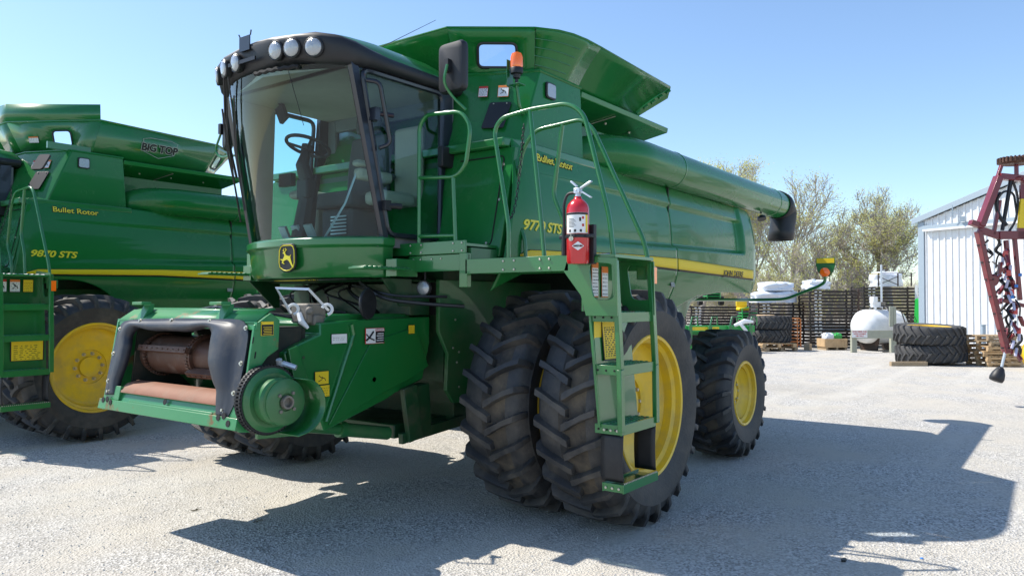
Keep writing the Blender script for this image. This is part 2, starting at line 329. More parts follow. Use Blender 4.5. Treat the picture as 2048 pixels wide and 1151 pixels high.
def wheel(parent, loc, front=True, left=True, spin=0.0):
    w_ = bpy.data.objects.new('wheel', FRm if front else RRm); COL.objects.link(w_); w_.parent = parent; w_.location = loc
    w_.scale = (1, 1 if left else -1, 1); w_.rotation_euler = (0, spin, 0)
    t_ = bpy.data.objects.new('tyre', FT if front else RT); COL.objects.link(t_); t_.parent = w_
    return w_
def wrap(o, y0, off):      # lay a flat part onto the curved side panel
    for v in o.data.vertices: v.co.y = side_y(v.co.x, v.co.z) + off + (v.co.y - y0)
    return o
def clamp(x, a=0., b=1.): return max(a, min(b, x))
def ss(x): x = clamp(x); return x * x * (3 - 2 * x)
def interp(x, T):
    if x >= T[0][0]: return T[0][1]
    for (a, p), (b, q) in zip(T, T[1:]):
        if x >= b: return p + (q - p) * (x - a) / (b - a)
    return T[-1][1]
def side_y(x, z):
    y = 1.70
    if z > 2.45: y -= .11 * ((z - 2.45) / .65) ** 1.7
    if z < 2.12: y -= .10 * ((2.12 - z) / .3) ** 1.5 if z > 1.82 else .10 + (1.82 - z) * .25
    if x < -5.1: y -= .16 * ((-5.1 - x) / .5) ** 2
    if x > .1: y -= .05 * ((x - .1) / .5) ** 2
    taper = clamp((.35 - x) / 2.6); zl = interp(x, [(.31, 2.265), (-.3, 2.32), (-2.6, 2.385), (-4.8, 2.43), (-6, 2.43)])
    ins = .07 * taper * ss((z - zl + .03) / .06)
    ins *= 1 - ss((-4.72 - x) / .10)
    if z > 2.84: ins *= 1 - .55 * ss((z - 2.84) / .05)
    return y - ins
def zbot(x):
    a = .93 + math.sqrt(max(0, 1.13 ** 2 - x * x)) if abs(x) < 1.13 else 0
    b = interp(x, [(-1.0, 1.35), (-2.0, 1.38), (-2.57, 1.56), (-2.8, 1.68), (-3.4, 1.83), (-4.1, 1.885), (-5.5, 1.89)]) if x < -.6 else 0
    return max(a, b)
def ztop(x): return interp(x, [(.4, 3.12), (-.8, 3.115), (-2.68, 3.09), (-4.9, 3.07), (-5.25, 3.04), (-5.45, 2.94), (-5.6, 2.6)])
DX = (-1, 0, 0); UZ = (0, 0, 1)
# ------------------------------------------------------------------ the combine harvesters
def combine(root, old):
    G = 'green_body' if not old else 'green_body'
    def pan(u, v):
        z = 1.9 + v * 1.2; xf = .42 + (3.1 - z) * .20
        x = xf + (-2.58 - xf) * u; zb = zbot(x); z = zb + (ztop(x) - zb) * v
        x = (.42 + (3.1 - z) * .20) * (1 - u) - 2.58 * u
        return x, z
    def rpan(u, v):
        x = -2.592 - u * (5.60 - 2.592)
        zb = zbot(x); zt = ztop(max(x, -5.45)); z = zb + (zt - zb) * v
        xe = interp(-z, [(-1.89, -5.43), (-2.2, -5.58), (-2.67, -5.63), (-3.07, -5.42)]); x = -2.592 + (xe + 2.592) * u
        return x, z
    for s in (1, -1):
        m = MB(); m.grid(lambda u, v: (lambda q: (q[0], s * side_y(*q), q[1]))(pan(u, v)), 90, 80)
        sp = m.build('side_panel', G, root, smooth=50, solid=.012)
        if s < 0: m = MB()
        m2 = MB(); m2.grid(lambda u, v: (lambda q: (q[0], s * side_y(*q), q[1]))(rpan(u, v)), 110, 80)
        rp = m2.build('rear_side_panel', G, root, smooth=50, solid=.012)
        if s > 0:
            # body stripe: black edged yellow band following the panel
            def band(zlo, zhi, off, name, mt, parent, x0, x1, nx=70):
                b = MB(); b.grid(lambda u, v: (lambda x: (lambda z: (x, side_y(x, z) + off, z))(zlo(x) + (zhi(x) - zlo(x)) * v))(x0 + (x1 - x0) * u), nx, 3)
                return b.build(name, mt, parent, solid=.002)
            lo = lambda x: interp(x, [(.45, 2.132), (.33, 2.125), (-1.34, 2.155), (-2.58, 2.131), (-5.12, 2.085)])
            hi = lambda x: interp(x, [(.45, 2.145), (.33, 2.187), (-1.34, 2.239), (-2.58, 2.251), (-5.12, 2.205)])
            for x0, x1, par in ((.45, -2.575, sp), (-2.6, -5.12, rp)):
                band(lambda x: lo(x) - .022, lambda x: hi(x) + .006, .0095, 'stripe_border', 'ink', par, x0, x1 - (.015 if par is rp else 0))
                band(lo, hi, .0125, 'stripe', 'ystripe', par, x0, x1)
                if not old:
                    b = MB()
                    for k in range(1, 6):
                        b.tube([(x0 + (x1 - x0) * j / 30, side_y(x0, 2.15) * 0 + side_y(x0 + (x1 - x0) * j / 30, lo(x0 + (x1 - x0) * j / 30) + (hi(x0 + (x1 - x0) * j / 30) - lo(x0 + (x1 - x0) * j / 30)) * k / 6) + .013, lo(x0 + (x1 - x0) * j / 30) + (hi(x0 + (x1 - x0) * j / 30) - lo(x0 + (x1 - x0) * j / 30)) * k / 6) for j in range(31)], .0018, 4)
                    b.build('stripe_line', 'decalo' if False else 'yellow', par)
            nm = '9870 STS' if old else '9770 STS'
            wrap(text(nm, .118, (.42, 0, 2.358), DX, UZ, 'model_lettering', 'inky', sp, .003, shear=.25, xscale=1.28, bold=.003), 0, .010)
            wrap(text('Bullet Rotor', .098, (.125, 0, 2.972), DX, UZ, 'slogan_lettering', 'ink', sp, .002, xscale=1.22, bold=.007), 0, .009)
            wrap(text('Bullet Rotor', .098, (.125, 0, 2.972), DX, UZ, 'slogan_lettering', 'inky', sp, .003, xscale=1.22, bold=.001), 0, .0115)
            wrap(text('JOHN DEERE', .105, (-3.98, 0, 2.098), DX, UZ, 'brand_lettering', 'ink', rp, .002, shear=.12, xscale=1.2, bold=.0012), 0, .016)
            b = MB()
            z_ = lambda x: interp(x, [(.1, 2.865), (-2.55, 2.92), (-4.25, 2.896)])
            b.tube([(x, side_y(x, z_(x)) + .001, z_(x)) for x in [.1 - 2.65 * j / 24 for j in range(25)]], .007, 6); b.build('crease', G, sp)
            b = MB(); b.tube([(x, side_y(x, z_(x)) + .001, z_(x)) for x in [-2.60 - 1.65 * j / 20 for j in range(21)]], .007, 6); b.build('crease', G, rp)
            b = MB(); b.box(-2.597, -2.577, 1.45, 1.60, 1.6, 3.08); b.build('seam_strip', 'blackm', root)
            decal('maker_plate', (-2.52, 1.676, 1.965), DX, (0, -.2, 1), .10, .075, sp, base='silver', marks=4)
    # engine deck, rear face, inner hull
    m = MB(); m.box(-5.35, -.95, -1.55, 1.55, 3.02, 3.055); m.build('engine_deck', 'green_dusty', root, bevel=.01)
    m = MB(); m.prism([(-5.40, 1.48, 1.9), (-5.56, 1.48, 2.3), (-5.60, 1.48, 2.7), (-5.38, 1.48, 3.04), (-5.30, 1.48, 3.04), (-5.30, 1.48, 1.9)], (0, -2.96, 0)); m.build('rear_hood', G, root, bevel=.02)
    m = MB(); m.prism([(.45, -.85, 1.05), (.45, -.85, 3.0), (-5.2, -.85, 3.0), (-5.2, -.85, 1.95), (-3.9, -.85, 1.75), (-2.4, -.85, 1.05)], (0, 1.7, 0)); m.build('hull', 'frame', root)
    m = MB(); m.prism([(-2.3, -.82, 1.3), (-2.3, -.82, 1.9), (-4.9, -.82, 1.9), (-4.7, -.82, 1.55), (-3.2, -.82, 1.15)], (0, 1.64, 0)); m.build('straw_chopper', 'frame', root, bevel=.02)
    # grain tank
    top = [(-.9, 1.45), (-.19, 1.45), (.12, .75), (.12, -.75), (-.19, -1.45), (-.9, -1.45)]
    bot = [(-.96, 1.45), (.12, 1.45), (.42, 1.0), (.42, -1.0), (.12, -1.45), (-.96, -1.45)]
    m = MB(); m.loft([[(x, y, 3.12) for x, y in bot], [(x, y, 3.86) for x, y in top]]); tk = m.build('grain_tank', G, root, bevel=.012)
    m = MB(); m.tube([Vector((x, y, 3.862)) for x, y in top[:5]], .016, 6); m.build('rim_bead', G, tk)
    m = MB(); m.prism([(x, y, 3.05) for x, y in [(-.96, 1.60), (.30, 1.60), (.50, 1.55), (.50, -1.55), (.30, -1.6), (-.96, -1.60)]], (0, 0, .075)); m.build('tank_ledge', 'green', root, bevel=.012)
    m = MB(); m.prism([(.62, 1.60, 2.12), (.43, 1.62, 3.05), (.43, -1.62, 3.05), (.62, -1.60, 2.12)], (-.06, 0, 0)); fw = m.build('front_wall', G, root, bevel=.008)
    nz = Vector((.93, 0, .19)).normalized()
    m = MB(); m.tube(fillet([(.451, 1.05, 2.98), (.451, 1.53, 2.98), (.60, 1.50, 2.22), (.60, 1.02, 2.22)], .05, 3), .006, 5); m.build('door_seam', 'blackm', fw)
    m = MB()
    for y_, z_ in ((1.10, 2.24), (1.27, 2.24), (1.45, 2.24), (1.53, 2.6), (1.53, 2.9)): m.lathe([(.011, 0), (.011, .008)], (.43 + (3.05 - z_) * .204, y_, z_), axis=(.98, 0, .2), n=6)
    m.build('wall_bolt', 'bolt', fw)
    # rear part of the tank with the shelf that hangs over the auger
    m = MB()
    for s in (1, -1):
        m.loft([[(x, s * 1.05, 3.0), (x, s * 1.08, 3.66), (x + e, s * 1.45, 3.775), (x + e, s * 1.46, 3.83), (x + e, s * 1.43, 3.84), (x, s * 1.05, 3.84)] for x, e in ((-.91, 0), (-2.75, -.14))])
    m.box(-2.75, -.91, -1.05, 1.05, 3.0, 3.84); m.box(-3.2, -2.75, -1.05, 1.05, 3.0, 3.45)
    sh = m.build('tank_shelf', G, root, bevel=.006)
    m = MB()
    for x in (-1.25, -1.75, -2.3): m.lathe([(.012, 0), (.012, .02)], (x, 1.25, 3.71), axis=(0, -.3, -1), n=6)
    m.tube([(-1.55, 1.1, 3.655), (-1.7, 1.4, 3.748)], .006, 5); m.build('shelf_bolt', 'bolt', sh)
    if not old:
        # rounded power-fold extension: flared sheet panels
        rim = [(.42, 0), (.42, .86), (.30, 1.02), (-.055, 1.488), (-.24, 1.62), (-.40, 1.675), (-.60, 1.70), (-.87, 1.70), (-2.51, 1.66)]
        base = [(.06, 0), (.06, .70), (.0, .85), (-.20, 1.38), (-.33, 1.40), (-.45, 1.41), (-.60, 1.42), (-.87, 1.42), (-2.10, 1.38)]
        for s in (1, -1):
            N = 8
            def row(i, t):
                a = Vector((*base[i], 3.84)); b = Vector((*rim[i], 4.205)); p = a.lerp(b, t); bow = .05 * math.sin(t * math.pi) * (1 if 2 < i else .6)
                o = Vector((b.x - a.x, b.y - a.y, 0)).normalized(); p -= o * bow * .5; return (p.x, p.y * s, p.z)
            def panel(i0, i1):
                V = []; Fs = []; k = i1 - i0 + 1
                for j in range(N + 1): V += [row(i, j / N) for i in range(i0, i1 + 1)]
                for j in range(N):
                    for i in range(k - 1): q = (j * k + i, j * k + i + 1, (j + 1) * k + i + 1, (j + 1) * k + i); Fs.append(q if s < 0 else q[::-1])
                return V, Fs
            # diagonal front panel with the window opening
            A0, A1, B1, B0 = [Vector(row(*q)) for q in ((1, 0), (1, 1), (3, 1), (3, 0))]
            m = MB(); m.add(*panel(0, 1)); m.build('front_extension', G, root, solid=.008)
            m = MB()
            un = (B1 - A1).normalized(); mid0 = (A0 + B0) / 2; mid1 = (A1 + B1) / 2; vn = ((mid1 - mid0) - un * (mid1 - mid0).dot(un)).normalized()
            # place the window by its centre in this panel
            wc = A1.lerp(B1, .54) * .45 + A0.lerp(B0, .54) * .55; ww, wh = .34, .215
            win = [wc + un * a + vn * b for a, b in rrect(ww, wh, .05, 4)]
            outer = []
            K = len(win)
            corners = [A0, B0, B1, A1]
            # quads between the window loop and the panel border
            def proj(p):
                d_ = (p - wc); u_ = d_.dot(un); v_ = d_.dot(vn)
                # shoot from centre to border polygon
                best = None
                for i in range(4):
                    a = corners[i] - wc; b = corners[(i + 1) % 4] - wc
                    ax_, ay_, bx_, by_ = a.dot(un), a.dot(vn), b.dot(un), b.dot(vn)
                    den = u_ * (by_ - ay_) - v_ * (bx_ - ax_)
                    if abs(den) < 1e-9: continue
                    t_ = (ax_ * (by_ - ay_) - ay_ * (bx_ - ax_)) / den; q_ = (ax_ * v_ - ay_ * u_) / den
                    if t_ > 0 and -.001 <= q_ <= 1.001 and (best is None or t_ < best[0]): best = (t_, i, q_)
                return corners[best[1]].lerp(corners[(best[1] + 1) % 4], best[2])
            outer = [proj(p) for p in win]
            ang = lambda p: math.atan2((p - wc).dot(vn), (p - wc).dot(un))
            idx = {}
            for ci, c_ in enumerate(corners):      # snap the nearest loop point to each corner
                j = min(range(K), key=lambda q: (outer[q] - c_).length); outer[j] = c_
            m.add(win + outer, [(i, (i + 1) % K, K + (i + 1) % K, K + i) if s > 0 else (i, K + i, K + (i + 1) % K, (i + 1) % K) for i in range(K)])
            dp = m.build('corner_extension', G, root, solid=.008)
            m = MB(); m.tube([wc + un * a + vn * b for a, b in rrect(ww + .012, wh + .012, .055, 4)], .014, 6, True); m.build('window_seal', 'black', dp)
            m = MB(); m.sheet(win); m.build('window_pane', 'pane', dp)
            m = MB(); m.add(*panel(3, 7)); cp_ = m.build('corner_curve', G, root, solid=.008)
            if s > 0:
                m = MB()
                for t in (.22, .42, .6, .78): m.tube([Vector(row(i, t)) + Vector((.01, .01, 0)) for i in (3, 4, 5, 6)], .0035, 4)
                m.build('embossed_rib', 'green', cp_)
            m = MB(); m.add(*panel(7, 8)); sp_ = m.build('side_extension', G, root, solid=.008)
            m = MB()
            m.prism([(-2.51, s * 1.66, 4.205), (-2.56, s * 1.60, 4.10), (-2.16, s * 1.33, 3.80), (-2.10, s * 1.38, 3.84)], (-.02, 0, 0))
            for k in range(5):
                p = Vector((-2.53, s * 1.65, 4.17)).lerp(Vector((-2.12, s * 1.38, 3.84)), k / 5); q = Vector((-2.53, s * 1.65, 4.17)).lerp(Vector((-2.12, s * 1.38, 3.84)), k / 5 + .1); m.tube([p, q], .015, 6)
            m.build('hinge_edge', G, sp_)
            # rear half, flared the same way
            m = MB()
            rr = [(-2.51, 1.66), (-2.9, 1.15), (-2.95, 0)]; bb = [(-2.10, 1.38), (-2.3, 1.0), (-2.35, 0)]
            V = [(x, y * s, 3.84) for x, y in bb] + [(x, y * s, 4.205) for x, y in rr]; m.add(V, [(0, 1, 4, 3), (1, 2, 5, 4)]); m.build('rear_extension', G, root, solid=.008)
            m = MB(); m.tube([(x, y * s, 4.207) for x, y in rim + rr], .009, 6); m.build('extension_rim', G, root)
            m = MB(); m.tube([Vector(row(3, t / 8)) + Vector((.004, .004 * s, 0)) for t in range(9)], .004, 4); m.build('panel_seam', 'blackm', cp_)
    else:
        # after-market bin top: taller flat flared sheets, raised front board
        rim = [(.27, 0), (.27, .49), (-.53, 1.56), (-2.42, 1.47), (-3.0, 1.0), (-3.0, 0)]
        base = [(.02, 0), (.02, .45), (-.48, 1.40), (-2.2, 1.40), (-2.6, .95), (-2.6, 0)]
        hz = [4.30, 4.30, 4.33, 4.30, 4.30, 4.30]
        for s in (1, -1):
            nm_ = ['front_extension', 'corner_extension', 'side_extension', 'corner_extension', 'rear_extension']
            for i in range(5):
                A0, B0, B1, A1 = [Vector((x, y * s, z)) for (x, y), z in ((base[i], 3.84), (base[i + 1], 3.84), (rim[i + 1], hz[i + 1]), (rim[i], hz[i]))]
                m = MB()
                if i in (1, 3):
                    wc = (A0 + A1 + B0 + B1) / 4 + (B0 - A0) * (.10 if i == 1 else 0); un = ((B1 - A1) + (B0 - A0)).normalized(); vn = ((A1 + B1) / 2 - (A0 + B0) / 2); vn = (vn - un * vn.dot(un)).normalized()
                    win = [wc + un * a + vn * b for a, b in rrect(.26, .22, .06, 4)]; K = len(win); corners = [A0, B0, B1, A1]
                    outer = []
                    for p in win:
                        d_ = p - wc; u_ = d_.dot(un); v_ = d_.dot(vn); best = None
                        for q in range(4):
                            a = corners[q] - wc; b = corners[(q + 1) % 4] - wc; ax_, ay_, bx_, by_ = a.dot(un), a.dot(vn), b.dot(un), b.dot(vn); den = u_ * (by_ - ay_) - v_ * (bx_ - ax_)
                            if abs(den) < 1e-9: continue
                            t_ = (ax_ * (by_ - ay_) - ay_ * (bx_ - ax_)) / den; q_ = (ax_ * v_ - ay_ * u_) / den
                            if t_ > 0 and -.001 <= q_ <= 1.001 and (best is None or t_ < best[0]): best = (t_, q, q_)
                        outer.append(corners[best[1]].lerp(corners[(best[1] + 1) % 4], best[2]))
                    for c_ in corners:
                        j = min(range(K), key=lambda q: (outer[q] - c_).length); outer[j] = c_
                    m.add(win + outer, [(k, (k + 1) % K, K + (k + 1) % K, K + k) for k in range(K)])
                else: m.add([A0, B0, B1, A1], [(0, 1, 2, 3)])
                e = m.build(nm_[i], 'green', root, solid=.008)
                if i in (1, 3):
                    m = MB(); m.tube([wc + un * a + vn * b for a, b in rrect(.27, .23, .06, 4)], .013, 6, True); m.build('window_seal', 'black', e)
                    m = MB(); m.sheet(win); m.build('window_pane', 'pane', e)
                if s > 0 and i == 2:
                    n_ = (B0 - A0).cross(A1 - A0).normalized(); n_ = n_ if n_.y > 0 else -n_
                    c_ = A0.lerp(B0, .52).lerp(A1.lerp(B1, .52), .50) + n_ * .012; vv = Vector((0, n_.z, -n_.y)); vv = -vv if vv.z < 0 else vv
                    m = MB(); pts = [(-.27, .12), (-.16, .15), (.16, .15), (.27, .12), (.24, -.06), (0, -.14), (-.24, -.06)]
                    m.tube([c_ + Vector(DX) * a + vv * b for a, b in pts], .005, 4, True); m.build('badge_outline', 'silver', e)
                    text('BIG TOP', .15, c_ + vv * -.045 + Vector(DX) * 0, DX, vv, 'badge_lettering', 'silver', e, .002, align='CENTER', bold=.013)
                    text('BIG TOP', .15, c_ + vv * -.045 + n_ * .002, DX, vv, 'badge_lettering', 'ink', e, .003, align='CENTER', bold=.005)
                if s > 0 and i == 1: decal('warning_decal', wc - un * .42 + vn * .0 + un.cross(vn).normalized() * .012, un, vn, .15, .09, e, base='decalw', head='decalo', marks=3)
            m = MB(); fp = [(-.53, 1.545), (.275, .49), (.275, 0)]
            m.add([(x, y * s, 4.31) for x, y in fp] + [(x + .0, y * s * .99, 4.56) for x, y in fp], [(0, 1, 4, 3), (1, 2, 5, 4)]); m.build('raised_board', 'green', root, solid=.008)
            m = MB(); m.tube([(x, y * s, z + .002) for (x, y), z in zip(rim, hz)], .012, 6); m.build('extension_rim', 'green', root)
        m = MB(); m.box(-.85, .1, 1.36, 1.40, 3.86, 3.95); m.build('tank_flange', 'green', root)
    # unloading auger folded back along the tank
    m = MB(); y = 1.62; z = 3.275; r = .205
    m.tube(fillet([(-.95, .9, 3.05), (-1.15, 1.35, 3.27), (-1.6, y, z), (-2.58, y, z)], .4, 6), r, 28)
    m.tube([(-2.60, y, z), (-6.50, y, z)], r, 28)
    au = m.build('unloading_auger', G, root, smooth=45)
    for x in (-2.59, -6.08): m = MB(); m.lathe([(r + .002, -.012), (r + .006, -.006), (r + .006, .006), (r + .002, .012)], (x, y, z), axis='x', n=28); m.build('auger_collar', 'green', au)
    m = MB(); m.tube([(-1.9, 1.5, 3.47), (-2.2, 1.5, 3.49), (-2.5, 1.48, 3.485), (-3.1, 1.48, 3.49), (-3.3, 1.5, 3.475)], .012, 6); m.tube([(-2.1, 1.47, 3.475), (-2.9, 1.52, 3.482)], .007, 5); m.build('cable', 'hose', au)
    # rubber spout
    secs = []
    for k, (cx_, cz, rx, rz_, tilt) in enumerate([(-6.47, z, .02, .215, 0), (-6.67, z - .0, .03, .22, .25), (-6.78, z - .08, .10, .22, .8), (-6.77, z - .24, .19, .18, 1.3), (-6.72, z - .40, .215, .17, 1.5), (-6.70, z - .54, .22, .16, 1.57)]):
        ring = []
        for j in range(24):
            a = 2 * math.pi * j / 24; ly = math.cos(a) * (.215 if k < 3 else .19 + .012 * math.sin(3 * a + k)); lz = math.sin(a)
            # ring plane turns from facing backwards to facing down
            rad = .215 if k < 3 else .175 + .014 * math.cos(2 * a + k)
            ring.append((cx_ - math.sin(tilt) * lz * rad * -1 * 1.0, y + ly, cz + math.cos(tilt) * lz * rad))
        secs.append(ring)
    m = MB(); m.loft(secs, caps=False); m.build('rubber_spout', 'black', au, solid=.012)
    m = MB(); m.lathe([(.02, 0), (.06, .03), (.065, .07)], (-5.62, 1.66, 3.03), axis=(.3, .3, -1), n=16); m.tube([(-5.62, 1.66, 3.06), (-5.66, 1.64, 3.10)], .012, 6); m.build('unloading_lamp', 'black', au)
    # work lamp on the tank side
    for c, u, v in (((-.345, 1.456, 3.705), DX, UZ),):
        m = MB(); rr_ = rrect(.16, .15, .03, 4); C0 = Vector(c)
        m.prism([C0 + Vector(DX) * a + Vector(UZ) * b for a, b in rr_], (0, .016, 0)); lp = m.build('work_lamp', 'black', root, bevel=.004)
        m = MB(); m.prism([C0 + Vector((0, .015, 0)) + Vector(DX) * a * .84 + Vector(UZ) * b * .82 for a, b in rr_], (0, .008, 0)); m.build('lamp_lens', 'lens', lp)
    # front wall of the tank: decals, mesh flap, beacon
    fu = Vector((-.31, .70, 0)).normalized(); base_n = Vector((.70, .31, 0)).normalized()
    def fwpt(px_y, z):     # a point on the slanted upper wall
        t = (z - 3.12) / .74; a = Vector((.42, 1.0, 0)).lerp(Vector((.12, .75, 0)), t); b = Vector((.12, 1.45, 0)).lerp(Vector((-.19, 1.45, 0)), t)
        k = (px_y - a.y) / (b.y - a.y); p = a.lerp(b, k); return Vector((p.x, p.y, z))
    p0 = fwpt(1.1, 3.5); p1 = fwpt(1.35, 3.5); p2 = fwpt(1.1, 3.7); wu = (p1 - p0).normalized(); wv = (p2 - p0).normalized(); wn = wu.cross(wv).normalized()
    wn = wn if wn.x > 0 else -wn
    if wu.cross(wv).dot(wn) < 0: wu = wu
    decal('danger_decal', fwpt(1.02, 3.67) + wn * .008, wu, wv, .085, .12, tk, base='decalw', head='decalr', marks=5, border='decalr')
    decal('warning_decal', fwpt(1.19, 3.665) + wn * .008, wu, wv, .10, .13, tk, base='decalw', head='decalo', fig=True, border='decalo')
    c = fwpt(1.20, 3.42)
    m = MB(); m.prism([c + wn * .004 + wu * a + wv * b for a, b in rrect(.20, .29, .02, 3)], wn * .012); m.mi(1)
    for a in (-.06, .06): m.lathe([(.008, 0), (.008, .006)], c + wn * .016 + wu * a + wv * .125, axis=wn, n=6)
    m.build('document_flap', ['black', 'bolt'], tk, bevel=.004)
    bx = Vector((.13, 1.42, 3.66)) if not old else Vector((.13, 1.38, 3.62))
    if not old:
        m = MB(); m.tube(fillet([(-.02, 1.40, 3.42), (.10, 1.43, 3.46), tuple(bx + Vector((0, 0, .0)))], .05), .016, 8); m.obox(bx + Vector((.0, -.0, 0)), (.05, .06, .004)); m.obox(bx + Vector((0, -.075, .11)), (.045, .003, .12)); bk = m.build('beacon_bracket', 'green', root, bevel=.002)
        m = MB(); m.lathe([(.015, 0), (.015, .05), (.03, .06), (.035, .09), (.055, .10), (.058, .145), (.055, .15)], bx, axis='z', n=24); m.build('beacon_base', 'black', bk)
        m = MB(); m.lathe([(.052, .15), (.056, .17), (.056, .24), (.045, .275), (.02, .29), (.0005, .292)], bx, axis='z', n=28); m.build('beacon_dome', 'amber', bk)
    else:
        m = MB(); m.prism([bx + wn * .05 + wu * a + wv * b for a, b in rrect(.17, .24, .03, 3)], wn * .03); m.build('flood_lamp', 'black', root)
    # ------------------------------------------------ cab
    yb = lambda z: .87 - .05 * (z - 2.27) / 1.33
    xb = lambda z: 1.20 + .30 * (z - 2.27) / 1.33 + .0 * math.sin((z - 2.27) / 1.33 * math.pi)
    bl = lambda z: .34 - .06 * (z - 2.27) / 1.33
    def wsh(t, z, grow=0.): return (xb(z) + bl(z) * (1 - abs(t) ** 2.2) + grow, (yb(z) + grow) * t, z)
    m = MB(); m.grid(lambda u, v: wsh(2 * u - 1, 2.26 + 1.36 * v), 32, 14); m.build('windscreen', 'glass', root, smooth=60)
    m = MB(); prof = [(1.955, -.02), (2.0, .0), (2.20, .015), (2.215, .035), (2.27, .035), (2.285, .01)]
    secs = []
    for z, g in prof:
        zz = max(z, 2.27)
        pts = [wsh(1 - j / 12, 2.27, g) for j in range(25)]
        pts = [(x, y, z) for x, y, _ in pts]; secs.append([(1.10, .87 + g, z)] + pts + [(1.10, -.87 - g, z)])
    m.loft([list(reversed(q)) for q in secs]); cb = m.build('cab_base', 'green', root, smooth=50, bevel=.006)
    if not old:
        # leaping deer badge
        bc = Vector((1.572, .15, 2.115)); bn = Vector((1, .10, 0)).normalized(); bu = Vector((-.10, 1, 0)).normalized() * 1.30; bv = Vector((0, 0, 1))
        shield = [(-.062, .105), (-.04, .118), (.04, .118), (.062, .105), (.075, .07), (.078, -.04), (.068, -.085), (.03, -.112), (0, -.118), (-.03, -.112), (-.068, -.085), (-.078, -.04), (-.075, .07)]
        m = MB(); m.prism([bc + bu * a * 1.0 + bv * b for a, b in shield], bn * .018); bd = m.build('badge', 'ink', root, bevel=.004)
        m = MB(); m.tube([bc + bn * .019 + bu * a * .86 + bv * b * .88 for a, b in shield], .0042, 5, True)
        deer = [(.058, -.075), (.044, -.045), (.036, -.018), (.030, .002), (.036, .022), (.026, .010), (.012, .012), (-.006, .020), (-.014, .038), (-.016, .048), (-.030, .040), (-.034, .034), (-.022, .030), (-.018, .014), (-.026, -.004), (-.034, -.014), (-.052, -.010), (-.050, -.018), (-.034, -.024), (-.040, -.040), (-.022, -.052), (-.018, -.048), (-.030, -.036), (-.016, -.022), (.004, -.016), (.020, -.028), (.034, -.052), (.050, -.080)]
        m.prism([bc + bn * .0182 + bu * a * 1.05 + bv * (b * 1.05 + .005) for a, b in deer], bn * .004)
        for pl in ([(-.016, .046), (-.026, .062), (-.022, .080)], [(-.016, .046), (-.006, .064), (-.010, .084)], [(-.022, .056), (-.034, .066)], [(-.008, .062), (.002, .072)]): m.tube([bc + bn * .021 + bu * a + bv * b for a, b in pl], .0028, 4)
        m.build('badge_emblem', 'inky', bd, smooth=0)
    # cab floor, back wall, roof lining
    m = MB(); m.box(.35, 1.25, -.86, .86, 2.20, 2.28); m.build('cab_floor', 'greycab', root)
    m = MB(); m.box(.30, .36, -.84, .84, 2.26, 2.98); m.box(.30, .36, -.84, -.70, 2.98, 3.62); m.box(.30, .36, .70, .84, 2.98, 3.62); m.box(.30, .36, -.70, .70, 3.48, 3.62); m.build('cab_back_wall', 'greycab', root, bevel=.01)
    m = MB(); m.loft([[(x, y, 3.60) for x, y in ((.35, -.8), (1.5, -.8), (1.72, 0), (1.5, .8), (.35, .8))], [(x, y, 3.68) for x, y in ((.35, -.8), (1.5, -.8), (1.72, 0), (1.5, .8), (.35, .8))]]); m.build('roof_lining', 'beige', root)
    # pillars
    for s in (1, -1):
        m = MB()
        for (a, b, w1, w2) in (((1.19, .87), (1.49, .82), .055, .07), ((.46, .88), (.40, .83), .15, .13)):
            m.loft([[(x + dx, s * (y_ + dy), z_) for dx, dy in ((w_ / 2, .022), (w_ / 2, -.03), (-w_ / 2, -.03), (-w_ / 2, .022))] for (x, y_), w_, z_ in ((a, w1, 2.27), (b, w2, 3.64))])
        m.tube(fillet([(1.16, s * .885, 2.30), (.56, s * .90, 2.30), (.49, s * .87, 3.59), (1.42, s * .845, 3.59)], .08, 4, True), .022, 6, True)
        m.build('cab_pillar', 'bluish', root, smooth=40)
    for s in (1, -1):
        m = MB(); m.add([(1.17, s * .885, 2.30), (.55, s * .90, 2.30), (.48, s * .855, 3.60), (1.44, s * .835, 3.60)], [(0, 1, 2, 3)]); dg = m.build('door_glass' if s > 0 else 'side_window', 'glass', root)
        if s > 0:
            m = MB(); m.tube(fillet([(1.40, .88, 3.50), (1.32, .95, 3.49), (1.20, .95, 3.02), (1.28, .90, 2.98)], .05), .018, 8); m.obox((1.33, .90, 3.24), (.025, .04, .05)); m.tube([(1.34, .9, 3.25), (1.18, .96, 3.25)], .02, 8); m.build('grab_handle', 'bluish', dg)
            m = MB(); m.tube([(1.19, .91, 2.53), (1.08, .95, 2.53)], [.022, .026], 8); m.obox((1.2, .90, 2.53), (.03, .03, .04)); m.build('door_handle', 'black', dg)
            m = MB(); m.obox((.50, .93, 3.02), (.09, .03, .09)); m.build('door_latch', 'black', dg, bevel=.01)
            m = MB(); m.add([(.30, .895, 2.30), (-.1, .86, 2.5), (-.1, .83, 3.5), (.28, .83, 3.6)], [(0, 1, 2, 3)])
    m = MB(); m.add([(.33, -.70, 2.98), (.33, .70, 2.98), (.33, .70, 3.48), (.33, -.70, 3.48)], [(0, 1, 2, 3)]); m.build('rear_window', 'glass', root)
    # roof
    xs = [(1.80, .34, 3.70, 3.81), (1.78, .52, 3.665, 3.825), (1.70, .72, 3.625, 3.835), (1.60, .85, 3.60, 3.82), (1.48, .89, 3.60, 3.80), (1.30, .905, 3.61, 3.765), (1.10, .905, 3.615, 3.75), (.6, .90, 3.62, 3.745), (.22, .88, 3.63, 3.74)]
    secs = []
